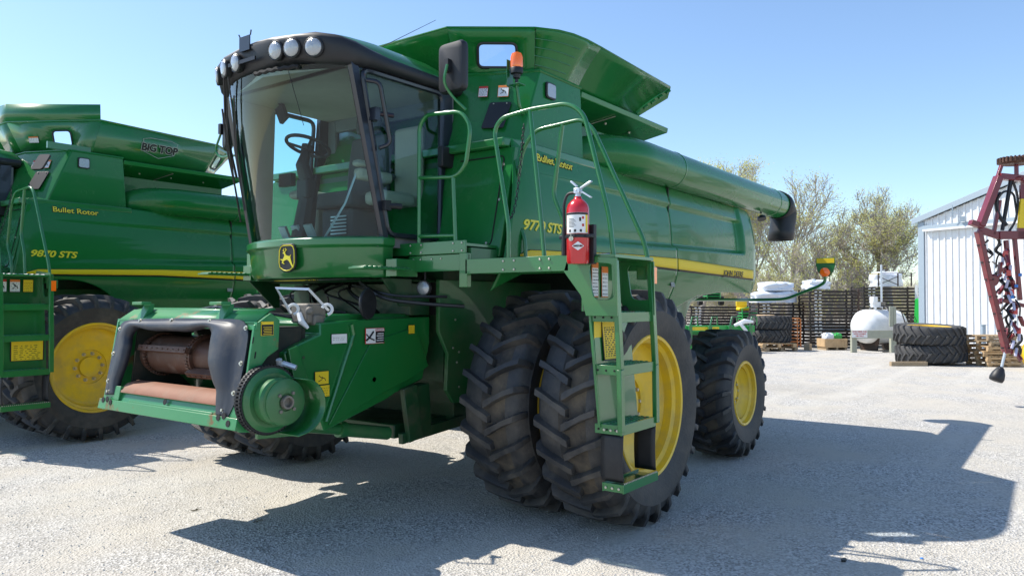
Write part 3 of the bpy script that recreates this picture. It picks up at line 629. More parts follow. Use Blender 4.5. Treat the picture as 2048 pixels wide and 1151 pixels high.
    for x, w_, zb_, zt_ in xs:
        h_ = zt_ - zb_; q = []
        for a, b in ((1, .55), (.985, .8), (.95, .93), (.88, 1), (.45, 1.0), (0, 1.0), (-.45, 1.0), (-.88, 1), (-.95, .93), (-.985, .8), (-1, .55), (-.99, .2), (-.95, .03), (-.86, 0), (0, 0), (.86, 0), (.95, .03), (.99, .2)):
            q.append((x - (.0 if x < 1.6 else (1 - b) * .05), a * w_, zb_ + b * h_ + (.055 * (1 - a * a) if b > .9 else 0)))
        secs.append(q)
    m = MB(); m.loft(secs); rf = m.build('roof_fascia', 'black', root, smooth=50)
    m = MB(); secs = []
    for x, w_, zc, zt_ in ((1.64, .60, 3.86, 3.885), (1.56, .72, 3.82, 3.91), (1.42, .82, 3.77, 3.925), (1.2, .875, 3.745, 3.93), (.6, .875, 3.74, 3.925), (.25, .85, 3.735, 3.88), (.15, .80, 3.72, 3.80)):
        q = []
        for j in range(17):
            a = -1 + j / 8; q.append((x, a * w_, zc + (zt_ - zc) * (1 - abs(a) ** 7)))
        secs.append(q + [(x, w_, zc - .03), (x, -w_, zc - .03)])
    m.loft(secs); m.build('roof_panel', 'green', root, smooth=50)
    m = MB(); m.tube([(1.66, -.13, 3.86), (1.78, -.13, 3.88)], .01, 6); m.box(1.80, 1.81, -.2, -.06, 3.82, 3.94) if not old else None
    if not old:
        m.tube([(1.80, -.2, 3.94), (1.80, -.22, 3.97)], .006, 5); m.tube([(1.80, -.06, 3.94), (1.80, -.05, 3.98)], .006, 5)
        m.build('receiver_bracket', 'bluish', rf)
    for s in (1, -1):
        for yy, xx, zz, ny in ((.27, 1.805, 3.745, .12), (.455, 1.79, 3.735, .30), (.645, 1.73, 3.72, .50)):
            nrm = Vector((1, s * ny, -.12)).normalized(); c = Vector((xx, s * yy, zz)) - nrm * .03
            m = MB(); m.lathe([(.075, -.02), (.082, .025), (.075, .034), (.068, .03)], c, axis=nrm, n=24); hl = m.build('roof_lamp', 'black', rf)
            m = MB(); m.lathe([(.070, .02), (.066, .036), (.04, .044), (.0005, .047)], c, axis=nrm, n=24); m.build('lamp_lens', 'lens', hl, smooth=60)
    m = MB(); m.tube([(.9, .30, 3.93), (.3, .62, 4.36)], [.004, .002], 5)
    if not old: m.build('radio_aerial', 'hose', rf)
    # wipers and their hoses on the windscreen
    if not old:
        m = MB(); pf = lambda t, z, g=.02: Vector(wsh(t, z, g))
        m.tube([pf(-.50, 3.66, .06), pf(-.72, 3.4, .05), pf(-.86, 3.1, .04), pf(-.98, 2.9, .03)], .012, 6)
        m.tube([pf(-.40, 3.64, .06), pf(-.48, 3.4, .04), pf(-.62, 3.0, .03), pf(-.64, 2.86, .03), pf(-.60, 3.0, .03), pf(-.42, 3.5, .03)], .007, 5)
        m.tube([pf(-.50, 3.66, .05), pf(-.80, 3.2, .05), pf(-.95, 2.8, .05), pf(-.985, 2.5, .05)], .008, 5)
        m.tube([pf(-.96, 3.5, .05), pf(-1, 3.1, .06), pf(-1, 2.8, .05), pf(-1, 2.6, .05)], .009, 5); m.box(1.80, 1.815, -.35, .02, 3.72, 3.75)
        m.build('wiper', 'hose', root)
        m = MB(); m.tube([Vector(wsh(.42, 3.62, .003)), Vector(wsh(.47, 3.35, .003)), Vector(wsh(.50, 3.16, .003))], .0025, 4); m.build('glass_crack', 'hose', root)
        m = MB()
        m.tube([pf(.55 - j * .05, 3.60 + .01 * (j % 2), .015) for j in range(12)], .018, 6); m.build('windscreen_seal', 'blackm', root)
    # cab inside: wheel, column, console, seat
    m = MB(); cw = Vector((1.22, -.05, 3.12)); ax = Vector((-.35, 0, 1)).normalized(); u_ = Vector((0, 1, 0)); v_ = ax.cross(u_)
    m.tube([cw + (u_ * math.cos(a) + v_ * math.sin(a)) * .19 for a in [2 * math.pi * j / 28 for j in range(28)]], .016, 8, True)
    for a in (math.pi / 2, math.pi * 1.17, math.pi * 1.83): m.tube([cw - ax * .03, cw + (u_ * math.cos(a) + v_ * math.sin(a)) * .185], .013, 6)
    m.lathe([(.05, -.05), (.055, 0), (.03, .01)], cw, axis=ax, n=16); m.build('steering_wheel', 'black', root)
    m = MB(); m.tube([cw - ax * .04, cw - ax * .18, Vector((1.20, -.05, 2.75)), Vector((1.28, -.05, 2.28))], [.035, .06, .075, .10], 10); m.obox((1.23, -.05, 2.74), (.06, .075, .09)); m.build('steering_column', 'black', root, bevel=.02)
    m = MB(); m.box(.40, .90, -.62, -.34, 2.28, 2.72); m.box(.55, 1.02, -.60, -.38, 2.72, 2.80); m.build('side_console', 'beige', root, bevel=.04)
    m = MB(); m.tube([(.95, -.45, 2.80), (.98, -.44, 2.98)], [.012, .028], 8); m.obox((1.12, -.55, 3.50), (.02, .055, .08), Matrix.Rotation(.5, 3, 'X')); m.obox((1.02, -.60, 2.90), (.03, .09, .06)); m.tube([(1.12, -.60, 3.66), (1.12, -.56, 3.5)], .012, 6); m.build('monitor_arm', 'black', root, bevel=.008)
    m = MB(); m.box(.55, 1.02, -.26, .26, 2.60, 2.74); m.loft([[(.50 + k, y_, z_) for y_ in (-.25, .25)] + [(.62 + k, y_, z_) for y_ in (.25, -.25)] for k, z_ in ((0, 2.72), (-.02, 3.0), (-.07, 3.32))]); m.box(.5, .6, -.14, .14, 3.34, 3.5); m.box(.60, .95, -.2, .2, 2.28, 2.60); m.box(.55, .95, .30, .38, 2.86, 2.93); st_ = m.build('driver_seat', 'seat', root, bevel=.045)
    m = MB(); m.box(.62, 1.02, .30, .40, 2.82, 2.92); m.obox((.98, .35, 2.96), (.06, .05, .03)); m.build('armrest', 'beige', root, bevel=.03)
    m = MB()
    for k in range(3): m.obox((1.33, -.22 + .17 * k, 2.36), (.012, .045, .06), Matrix.Rotation(.5, 3, 'Y'))
    for k in range(6): m.obox((1.02, .12, 2.36 + k * .03), (.004, .10, .006))
    m.tube([(1.28, .25, 2.3), (1.12, .32, 2.6), (1.0, .34, 2.9)], .010, 6); m.build('pedal', 'zinc', root)
    m = MB(); m.loft([[(1.02, -.865, 2.28), (1.20, -.865, 2.28), (1.20, -.84, 2.28), (1.02, -.84, 2.28)], [(1.0, -.835, 3.62), (1.46, -.815, 3.62), (1.46, -.80, 3.62), (1.0, -.81, 3.62)]]); m.build('corner_strip', 'beige', root)  # pale strip added to stand for the reflection along the windscreen's edge
    m = MB(); m.box(.45, .53, .30, .64, 2.6, 3.35); m.box(.55, .95, .36, .62, 2.60, 2.72); m.build('trainer_seat', 'beige', root, bevel=.05)
    # ------------------------------------------------ platforms by the door and over the wheels
    m = MB(); m.box(.985, 1.0, .72, 1.565, 2.135, 2.235); m.box(.45, .985, .93, 1.56, 2.19, 2.215)
    m.mi(1)
    for y_ in (.98, 1.10, 1.44, 1.53):
        for z_ in (2.155, 2.215): m.lathe([(.009, 0), (.009, .008)], (1.0, y_, z_), axis='x', n=6)
    m.build('cab_platform', ['green', 'bolt'], root, bevel=.003)
    m = MB(); m.box(.97, .985, .95, 1.58, 2.0, 2.13); m.box(.95, 1.0, 1.50, 1.58, 1.87, 2.135); m.mi(1)
    for y_ in (1.0, 1.08, 1.2, 1.3): m.lathe([(.009, 0), (.009, .008)], (.985, y_, 2.10), axis='x', n=6)
    m.build('platform_bracket', ['green', 'bolt'], root, bevel=.003)
    m = MB(); m.box(.985, 1.0, 1.56, 2.50, 1.972, 2.085); m.box(.40, .985, 1.56, 2.86, 2.055, 2.08); m.box(.40, .985, 1.56, 1.60, 1.98, 2.05); m.box(.40, .415, 1.60, 2.86, 1.985, 2.05)
    m.mi(1)
    for y_ in (1.93, 2.03, 2.26, 2.34):
        for z_ in (1.995, 2.06): m.lathe([(.010, 0), (.010, .008)], (1.0, y_, z_), axis='x', n=6)
    m.mi(2)
    for i in range(9): m.box(.46 + i * .06, .475 + i * .06, 1.62, 2.8, 2.08, 2.086)
    m.build('landing', ['green', 'bolt', 'zinc'], root, bevel=.003)
    m = MB(); m.box(.62, .95, 1.02, 1.58, 2.08, 2.18); m.build('dusty_beam', 'green_dusty', root, bevel=.004)
    m = MB(); m.prism([(1.0, 2.44, 2.085), (1.0, 2.92, 2.03), (1.0, 2.90, 1.69), (1.0, 2.64, 1.69), (1.0, 2.50, 1.97), (1.0, 2.44, 1.97)], (-.02, 0, 0)) if False else None
    # ladder: channel with back plate, two stringers, grated steps, rubber straps and low step
    def ly(z): return 2.885 + (.95 - z) * .012 - max(0, z - 1.3) * .045
    ld = bpy.data.objects.new('ladder', None); COL.objects.link(ld); ld.parent = root; ld.empty_display_size = .1
    for x in (.95, .42): m = MB(); m.bar((x, ly(.90), .88), (x, ly(1.3), 1.3), .035, .05, (1, 0, 0)); m.bar((x, ly(1.3), 1.3), (x, ly(2.02), 2.04), .035, .05, (1, 0, 0)); m.build('stringer', 'green', ld, bevel=.004)
    m = MB(); m.loft([[(.972, 2.64, 1.69), (.962, 2.885, 1.69), (.962, 2.885, 1.685), (.972, 2.64, 1.685)], [(.972, 2.715, .90), (.962, 2.90, .90), (.962, 2.90, .895), (.972, 2.715, .895)]]) if False else None
    # side channel (the plate seen from the front) and closed back
    m.prism([(.968, 2.64, 1.69), (.968, 2.66, 1.69), (.968, 2.735, .90), (.968, 2.715, .90)], (-.05, 0, 0)); m.prism([(.44, 2.64, 1.69), (.44, 2.66, 1.69), (.44, 2.735, .90), (.44, 2.715, .90)], (-.03, 0, 0))
    m.prism([(.955, 2.655, 1.69), (.955, 2.665, 1.69), (.955, 2.735, .90), (.955, 2.725, .90)], (-.52, 0, 0)); m.build('back_plate', 'green', ld, bevel=.002)
    # head frame with two openings
    m = MB(); H = [(2.50, 2.085), (2.88, 2.05), (2.885, 1.66), (2.64, 1.66), (2.60, 1.80), (2.46, 1.97)]
    inn = fillet([(2.66, 2.03, 0), (2.865, 2.01, 0), (2.865, 1.77, 0), (2.70, 1.77, 0)], .05, 3, True)
    def frame_plate(mb, outer, inner, x, th):
        c = Vector((sum(p[0] for p in inner) / len(inner), sum(p[1] for p in inner) / len(inner))); n = 40; O = []; I = []
        def hit(poly, d):
            best = 9
            for i in range(len(poly)):
                a = Vector(poly[i][:2]) - c; b = Vector(poly[(i + 1) % len(poly)][:2]) - c; e = b - a; den = d.x * e.y - d.y * e.x
                if abs(den) < 1e-9: continue
                t = (a.x * e.y - a.y * e.x) / den; q = (a.x * d.y - a.y * d.x) / den
                if t > 0 and -1e-6 <= q <= 1 + 1e-6: best = min(best, t)
            return c + d * best
        angs = sorted([2 * math.pi * k / n for k in range(n)] + [math.atan2(p[1] - c.y, p[0] - c.x) % (2 * math.pi) for p in outer])
        for a in angs: d = Vector((math.cos(a), math.sin(a))); O.append(hit(outer, d)); I.append(hit(inner, d))
        K = len(angs); V = [(x, p.x, p.y) for p in O] + [(x, p.x, p.y) for p in I] + [(x - th, p.x, p.y) for p in O] + [(x - th, p.x, p.y) for p in I]
        Fs = []
        for i in range(K): j = (i + 1) % K; Fs += [(i, j, K + j, K + i), (2 * K + i, 3 * K + i, 3 * K + j, 2 * K + j), (i, 2 * K + i, 2 * K + j, j), (K + i, K + j, 3 * K + j, 3 * K + i)]
        mb.add(V, Fs)
    frame_plate(m, H, [(p.x, p.y) for p in inn], 1.0, .012); frame_plate(m, H, [(p.x, p.y) for p in inn], .44, .012)
    m.box(.42, .99, 2.60, 2.612, 1.69, 2.04); m.build('ladder_head', 'green', ld, bevel=.002)
    if not old:
        decal('warning_decal', (.70, 2.62, 1.90), DX, UZ, .09, .22, ld, base='decalw', head='decalo', marks=3, border='decalo')
        o_ = decal('warning_decal', (.84, 2.62, 1.92), DX, UZ, .09, .26, ld, base='decalw', head='decalo', marks=4, border='decalo')
    # steps
    for z_ in (1.685, 1.325, .925):
        m = MB(); yy = ly(z_); m.box(.43, .95, yy - .012, yy + .004, z_ - .07, z_); m.box(.44, .945, yy - .20, yy - .012, z_ - .012, z_ - .002); m.box(.952, .958, yy - .20, yy, z_ - .065, z_)
        m.mi(1)
        for i in range(11):
            for j in range(4): m.lathe([(.014, 0), (.012, .007)], (.48 + i * .043, yy - .04 - j * .042, z_ - .002), axis='z', n=6)
        m.mi(2)
        for j in range(3): m.lathe([(.008, 0), (.008, .006)], (.958, yy - .17 + j * .065, z_ - .035), axis='x', n=6)
        m.build('step', ['green', 'green_worn', 'blackm'], ld, bevel=.002)
    for x in (.93, .44):
        m = MB(); m.grid(lambda u, v: (x + .012 * math.sin(v * math.pi), 2.725 + .165 * u, .86 - .32 * v), 4, 10); m.build('rubber_strap', 'black', ld, solid=.012)
    m = MB(); m.box(.43, .955, 2.74, 2.75, .47, .53); m.box(.43, .955, 2.895, 2.905, .47, .53); m.box(.44, .95, 2.75, 2.895, .505, .515); m.box(.947, .955, 2.75, 2.895, .475, .53); m.mi(1)
    for i in range(24): m.obox((.45 + i * .021, 2.90, .533), (.004, .004, .006))
    for j in range(3): m.lathe([(.010, 0), (.010, .008)], (.956, 2.77 + j * .05, .50), axis='x', n=6)
    m.build('low_step', ['green', 'bolt'], ld, bevel=.002)
    m = MB(); m.box(.952, .957, 2.73, 2.89, .862, .915); m.mi(1)
    for j in range(3): m.lathe([(.010, 0), (.010, .008)], (.958, 2.76 + j * .05, .888), axis='x', n=6)
    m.build('strap_clamp', ['green', 'bolt'], ld, bevel=.002)
    # instruction plate and number on the ladder's back plate
    if not old:
        dv = Vector((0, -.09, 1)).normalized()
        decal('instruction_plate', (.73, 2.692, 1.50), DX, dv, .26, .31, ld, base='decaly', marks=7)
        text('2', .14, (.955, 2.677, 1.515), DX, dv, 'number', 'ink', ld, .003, bold=.004, xscale=.8)
        m = MB(); m.obox((.905, 2.680, 1.55), (.05, .001, .08)); m.build('number_plate', 'decaly', ld)
    else:
        decal('instruction_plate', (.62, 2.735, 1.14), DX, UZ, .36, .24, ld, base='decaly', marks=4)
        for k, (x_, h_) in enumerate((('.9', 'decalr'), ('.76', 'decalo'), ('.62', 'decaly'))): decal('warning_decal', (float(x_) - .03, 2.66, 1.90), DX, UZ, .11, .15, ld, base='decalw' if k < 2 else 'decaly', head=h_, marks=3, fig=k < 2)
    # hand rails
    def rail(name, paths, r=.0165, bolt=None):
        m = MB()
        for p, rad in paths: m.tube(fillet(p, rad, 6), r, 10)
        return m.build(name, 'green', root, smooth=60)
    rail('hand_rail', [([(.975, 1.96, 1.98), (.975, 1.96, 2.33), (.965, 1.815, 3.05), (.96, 1.88, 3.14), (.95, 2.14, 3.17), (.95, 2.47, 3.165), (.95, 2.60, 3.07), (.95, 2.80, 2.33), (.95, ly(2.0), 1.98)], .08), ([(.975, 2.29, 1.98), (.975, 2.25, 2.38), (.95, 2.138, 3.165)], .08)])
    rail('hand_rail', [([(.42, ly(2.0), 1.98), (.42, 2.80, 2.19), (.42, 2.36, 3.10), (.42, 2.26, 3.183), (.42, 1.81, 3.155), (.42, 1.69, 3.01), (.42, 1.588, 2.48), (.42, 1.715, 2.30), (.42, 1.725, 2.05)], .09), ([(.42, 2.082, 3.165), (.42, 1.996, 2.61), (.42, 2.10, 2.38), (.42, 2.13, 2.06)], .06)])
    cr = rail('cab_rail', [([(.98, 1.055, 2.14), (.98, 1.055, 3.19), (.98, 1.13, 3.27), (.98, 1.50, 3.245), (.98, 1.60, 3.12), (.98, 1.55, 2.82), (.98, 1.45, 2.735), (.98, 1.055, 2.765)], .09), ([(.98, 1.42, 2.74), (.98, 1.45, 2.14)], .02), ([(.98, 1.055, 2.29), (.98, 1.45, 2.275)], .01)])
    # chain across the gate
    m = MB()
    def chain(path, step=.036):
        P = [Vector(p) for p in path]; acc = 0; k = 0; pts = []
        for a, b in zip(P, P[1:]):
            L_ = (b - a).length; t = acc
            while t < L_: pts.append((a.lerp(b, t / L_), (b - a).normalized())); t += step
            acc = t - L_
        for k, (p, d_) in enumerate(pts):
            s_ = d_.orthogonal().normalized(); s_ = Matrix.Rotation(k % 2 * math.pi / 2 + .4, 3, d_) @ s_
            m.tube([p + d_ * .022 * math.cos(a) + s_ * .011 * math.sin(a) for a in [math.pi * 2 * j / 8 for j in range(8)]], .0034, 4, True)
    def cat(a, b, sag, n=24): a = Vector(a); b = Vector(b); return [a.lerp(b, t / n) - Vector((0, 0, sag * 4 * (t / n) * (1 - t / n))) for t in range(n + 1)]
    chain(cat((.42, 1.70, 3.05), (.42, 1.60, 2.60), .0) ); chain(cat((.44, 1.70, 3.03), (.95, 1.86, 2.72), .45)); chain([(.43, 1.71, 3.20), (.43, 1.69, 3.02)], .03)
    m.build('chain', 'hose', root)
    # mirrors
    def mirror(c, s, arm, tilt):
        m = MB(); rot = Matrix.Rotation(tilt, 3, 'Z'); c = Vector(c)
        sec = []
        for dx, sc_ in ((-.035, .90), (-.02, .98), (.015, 1.0), (.04, .93), (.05, .75)): sec.append([c + rot @ Vector((dx, a * sc_, b * sc_)) for a, b in rrect(.27, .40, .05, 4)])
        m.loft(sec); mr = m.build('mirror', 'black', root, smooth=40)
        m2 = MB(); m2.prism([c + rot @ Vector((-.037, a, b)) for a, b in rrect(.23, .35, .04, 4)], rot @ Vector((-.003, 0, 0))); m2.build('mirror_glass', 'mirror', mr)
        m3 = MB(); m3.tube(fillet(arm, .09), .0115, 8); m3.build('mirror_arm', 'green', mr)
        m4 = MB(); m4.obox(c + rot @ Vector((.065, 0, .0)), (.025, .02, .05)); m4.mi(1)
        for a in (-.045, .045): m4.lathe([(.007, 0), (.007, .01)], c + rot @ Vector((.075, 0, a)), axis=rot @ Vector((1, 0, 0)), n=6)
        m4.build('mirror_clamp', ['black', 'bolt'], mr)
    mirror((.98, 1.425, 3.60), 1, [(.98, 1.55, 3.25), (1.03, 1.45, 3.36), (1.09, 1.41, 3.46), (1.075, 1.44, 3.60)], -.05)
    mirror((1.08, -1.46, 3.48), -1, [(1.1, -1.2, 3.20), (1.1, -1.58, 3.21), (1.1, -1.66, 3.30), (1.13, -1.50, 3.46)], -.50)
    m = MB(); m.tube([(1.1, -.86, 3.19), (1.1, -1.2, 3.20)], .0115, 8); m.build('mirror_stay', 'green', root)
    # right-hand cab side details: small steps
    for s, x0 in ((1, 1.30), (-1, 1.30)):
        m = MB(); y0 = .98 if s > 0 else -1.02
        m.box(1.10, 1.62, min(s * .93, s * 1.10), max(s * .93, s * 1.10), 2.005, 2.02); m.box(.96, 1.2, min(s * .90, s * 1.02), max(s * .90, s * 1.02), 1.96, 2.10)
        for i in range(10): m.obox((1.13 + i * .05, s * 1.015, 2.024), (.012, .08, .005))
        m.build('glass_cleaning_step', 'green', root, bevel=.003)
    m = MB(); m.box(1.0, 1.12, -1.08, -.88, 2.10, 2.22); m.mi(1); m.box(1.12, 1.125, -1.0, -.95, 2.14, 2.18); m.build('side_bracket', ['green', 'decalw'], root, bevel=.004)
    # stairs lamp under the platform
    m = MB(); c = Vector((.93, 1.06, 1.87)); m.lathe([(.03, -.06), (.06, -.03), (.065, 0), (.062, .008)], c, axis=(1, .25, 0), n=24); m.tube([c + Vector((-.02, 0, .05)), c + Vector((-.02, 0, .14))], .008, 6); lo_ = m.build('step_lamp', 'black', root)
    m = MB(); m.lathe([(.058, 0), (.05, .014), (.0005, .022)], c, axis=(1, .25, 0), n=24); m.build('lamp_lens', 'lens', lo_, smooth=60)
    # ------------------------------------------------ dark space under the cab
    m = MB(); m.box(.455, .47, -.82, .82, 1.64, 1.93); m.build('shade_backing', 'blackm', root); m = MB(); m.box(.35, 1.08, -.80, .80, 1.93, 1.95); m.box(.55, .80, -.78, .78, 1.64, 1.92); m.build('cab_support', 'frame', root, bevel=.01)  # first box: black sheet added to deepen the shade under the cab
    m = MB(); m.prism([(1.30, -.80, 1.95), (1.02, -.80, 1.70), (.96, -.80, 1.70), (.96, -.80, 1.95)], (0, .02, 0)); m.build('cab_mount', 'frame', root, bevel=.004); m = MB(); m.prism([(1.2, .84, 1.95), (1.0, .84, 1.72), (.86, .84, 1.72), (.86, .84, 1.95)], (0, .02, 0)); m.build('cab_mount', 'frame', root, bevel=.004)
    m = MB(); rd = random.Random(5)
    for k in range(7):
        y_ = rd.uniform(-.6, .5); m.tube(fillet([(.85, y_, 1.92), (1.0 + rd.uniform(-.1, .1), y_ + rd.uniform(-.2, .3), 1.84), (.95, y_ + rd.uniform(-.1, .4), 1.72), (.85, y_ + rd.uniform(-.3, .6), 1.66)], .12), rd.choice((.008, .012, .016)), 6)
    m.tube(fillet([(1.15, .55, 1.92), (1.2, .85, 1.78), (.95, 1.1, 1.74), (.7, 1.3, 1.72)], .15), .016, 6); m.tube(fillet([(1.1, .4, 1.9), (1.15, .95, 1.80), (.8, 1.2, 1.80)], .15), .012, 6)
    m.build('hydraulic_hose', 'hose', root)
    m = MB(); m.lathe([(.0005, -.012), (.12, -.012), (.125, 0), (.12, .012), (.0005, .012)], (1.30, .80, 1.74), axis=(-.29, .96, 0), n=24); m.build('dust_disc', 'black', root)
    # ------------------------------------------------ axle, lower frame
    m = MB(); m.tube([(0, -2.3, .925), (0, 2.3, .925)], .13, 16); m.obox((0, 0, .95), (.25, .8, .28)); m.lathe([(.26, 1.16), (.30, 1.22), (.30, 1.34), (.24, 1.40)], (0, 0, .925), n=24); m.lathe([(.26, -1.40), (.30, -1.34), (.30, -1.22), (.24, -1.16)], (0, 0, .925), n=24); m.build('front_axle', 'frame', root, bevel=.01)
    for s in (1, -1):
        m = MB(); y0, y1 = (s * .86, s * .90)
        m.prism([(.56, y0, 1.95), (.56, y0, 1.50), (.44, y0, 1.30), (.46, y0, .98), (.36, y0, .86), (.1, y0, .86), (-.3, y0, 1.2), (-1.2, y0, 1.25), (-1.2, y0, 1.95)], (0, y1 - y0, 0)); m.mi(1)
        for x_, z_ in ((.38, 1.35), (.30, 1.31), (.33, 1.22), (.35, 1.60), (.30, 1.0)): m.lathe([(.012, 0), (.012, .01)], (x_, y1 if s > 0 else y0, z_), n=6)
        m.build('side_shield', ['green_dusty', 'bolt'], root, bevel=.006)
        m = MB(); m.bar((.90, s * .86, 1.05), (.82, s * .86, .60), .05, .16, (1, 0, 0)); m.bar((.74, s * .80, 1.05), (.70, s * .80, .60), .12, .20, (1, 0, 0)); m.bar((.95, s * .82, .62), (.15, s * .82, .68), .05, .09); m.build('lift_post', 'frame', root, bevel=.006)
        m = MB(); m.tube([(.98, s * .70, .66), (1.45, s * .66, .75)], .055, 14); m.tube([(1.45, s * .66, .75), (2.05, s * .60, .86)], .045, 14); m.lathe([(.065, -.03), (.065, .03)], (1.45, s * .66, .75), axis=(1, 0, .16), n=14); m.build('lift_cylinder', 'green_dusty', root, smooth=60)
    m = MB(); m.box(-.2, .9, -.7, .7, .60, .72); m.build('lower_frame', 'frame', root, bevel=.01)
    for s in (1, -1): wheel(root, (0, s * 2.40, .930), True, s > 0, .07); wheel(root, (0, s * 1.69, .930), True, s > 0, .19)
    # rear axle
    for s in (1, -1): wheel(root, (-3.05, s * 2.08, .723), False, s > 0, .1)
    m = MB(); m.obox((-3.05, 0, .78), (.14, 1.6, .12)); m.tube([(-3.05, -2.0, .723), (-3.05, 2.0, .723)], .09, 12); m.obox((-3.05, 0, 1.05), (.2, .35, .25)); m.build('rear_axle', 'frame', root, bevel=.01)
    m = MB(); m.lathe([(.10, 0), (.2, .05), (.24, .22), (.18, .38), (.10, .42)], (-3.1, 1.05, 1.62), n=20, axis=(.2, 1, -.2)); m.prism([(-2.6, 1.35, 1.9), (-2.55, 1.35, 1.25), (-2.9, 1.35, 1.2), (-3.15, 1.35, 1.85)], (0, .08, 0)); m.prism([(-3.2, 1.38, 1.95), (-3.0, 1.38, 1.55), (-3.3, 1.38, 1.4), (-3.6, 1.38, 1.75), (-4.2, 1.38, 1.9)], (0, .05, 0)); dr = m.build('drive_shield', 'green', root, bevel=.01)
    if not old:
        decal('number_decal', (-2.86, 1.436, 1.30), DX, UZ, .07, .12, dr, base='decalw', marks=1); decal('number_decal', (-2.70, 1.436, 1.36), DX, UZ, .07, .14, dr, base='decalw', marks=2)
    # rear warning light on its arm
    m = MB(); m.tube(fillet([(-3.9, 1.25, 1.79), (-5.45, 1.55, 1.79), (-5.45, 2.05, 1.80), (-5.42, 2.50, 1.97), (-5.41, 2.60, 2.03), (-5.41, 2.60, 2.12)], .1), .022, 8); ar = m.build('light_arm', 'green', root)
    m = MB(); c = Vector((-5.43, 2.60, 2.235)); m.prism([c + Vector((-.01, a, b)) for a, b in ((-.125, .13), (.125, .13), (.13, .04), (.10, -.06), (.05, -.13), (-.05, -.13), (-.10, -.06), (-.13, .04))], (-.012, 0, 0)); m.build('light_plate', 'green', ar, bevel=.004)
    m = MB(); m.obox(c + Vector((-.006, 0, .09)), (.003, .115, .033)); m.build('reflector', 'decaly', ar)
    m = MB(); m.lathe([(.05, 0), (.063, .01), (.063, .035), (.04, .055), (.0005, .06)], c + Vector((-.0, .0, -.07)), axis='x', n=24); m.build('turn_lamp', 'amber', ar)
    # side marker lamp
    m = MB(); m.obox((.38, 2.79, 1.97), (.04, .06, .05)); mk = m.build('marker_lamp', 'green', root, bevel=.004)
    m = MB(); m.obox((.40, 2.86, 1.95), (.03, .012, .06)); m.build('lamp_lens', 'amber', mk)
    # ------------------------------------------------ feeder house
    m = MB(); S = [(2.06, 1.20), (2.10, 1.39), (2.0, 1.44), (1.78, 1.515), (1.78, 1.60), (1.46, 1.615), (.57, 1.632), (.57, 1.40), (.66, 1.09), (.99, 1.0), (1.08, .963), (1.73, .785), (1.80, .95)]
    m.prism([(x, -.80, z_) for x, z_ in S], (0, 1.60, 0)); fh = m.build('feeder_house', 'green', root, bevel=.012)
    if not old:
        m = MB(); m.tube([(1.46, .807, 1.50), (1.73, .812, .86)], .018, 8); m.tube([(1.46, .807, 1.50), (1.48, .807, 1.58)], .022, 8); m.build('pressed_rib', 'green', fh)
        m = MB(); m.prism([(1.72, -.55, 1.60), (1.62, -.55, 1.66), (.78, -.55, 1.66), (.72, -.55, 1.62)], (0, 1.28, 0)); m.build('top_cover', 'green', fh, bevel=.012)
        m = MB(); m.prism([(1.27, .802, 1.44), (.76, .802, 1.545), (.60, .802, 1.20), (.78, .802, 1.12), (1.1, .802, 1.03), (1.70, .802, .83)], (0, .012, 0)); m.build('access_plate', 'green', fh, bevel=.004)
        decal('maintenance_decal', (1.60, .808, 1.475), DX, UZ, .16, .075, fh, base='decalw', marks=1)
        d_ = decal('danger_decal', (1.24, .818, 1.485), DX, UZ, .205, .125, fh, base='decalw', fig=False, border='decalr')
        m = MB(); m.box(1.14, 1.235, .822, .824, 1.43, 1.52); m.mi(1); m.box(1.14, 1.235, .8215, .8235, 1.52, 1.54)
        for k in range(4): m.mi(2).box(1.15, 1.225 - .01 * (k % 2), .824, .825, 1.445 + k * .018, 1.451 + k * .018)
        m.mi(0).tube([(1.335, .823, 1.45), (1.30, .823, 1.475), (1.26, .823, 1.52)], .008, 5); m.tube([(1.335, .823, 1.50), (1.30, .823, 1.47), (1.25, .823, 1.45)], .006, 5); m.build('decal_print', ['ink', 'decalr', 'decalw'], fh, smooth=0)
        text('DANGER', .022, (1.232, .8255, 1.5225), DX, UZ, 'decal_word', 'decalw', fh, .0005, bold=.0005)
        decal('instruction_decal', (.82, .818, 1.525), DX, UZ, .075, .075, fh, base='decaly', marks=2)
        decal('caution_decal', (1.77, .812, 1.19), DX, UZ, .135, .10, fh, base='decaly', fig=True); decal('instruction_decal', (1.75, .812, 1.09), DX, UZ, .11, .09, fh, base='decaly', marks=2)
        m = MB(); m.lathe([(.028, 0), (.028, .006), (.02, .008)], (1.24, .806, 1.135), n=16); m.lathe([(.012, 0), (.012, .004)], (1.93, .80, 1.35), n=10); m.build('plug', 'frame', fh)
    # header frame at the mouth
    fm = thing_mat_face()
    def Fp(u, v, n=0.): return fm @ Vector((n, u, v))
    def fbox(mb, u0, u1, v0, v1, n0, n1): mb.add([Fp(u, v, n) for v in (v0, v1) for u in (u0, u1) for n in (n0, n1)], [(0, 2, 3, 1), (4, 5, 7, 6), (0, 1, 5, 4), (2, 6, 7, 3), (0, 4, 6, 2), (1, 3, 7, 5)])
    fr_ = bpy.data.objects.new('mouth_frame', None); COL.objects.link(fr_); fr_.parent = root; fr_.empty_display_size = .1
    for s in (1, -1):
        m = MB()
        pts = [(2.545, .90), (2.43, 1.60), (2.30, 1.68), (2.23, 1.63), (2.24, 1.43), (2.33, 1.38), (2.40, 1.30), (2.45, 1.14), (2.44, 1.0), (2.31, .87)] if s > 0 else [(2.545, .90), (2.43, 1.60), (2.30, 1.68), (2.1, 1.63), (2.1, .87)]
        m.prism([(x, s * .90, z_) for x, z_ in pts], (0, s * .025, 0)); m.build('side_plate', 'green_worn', fr_, bevel=.004)
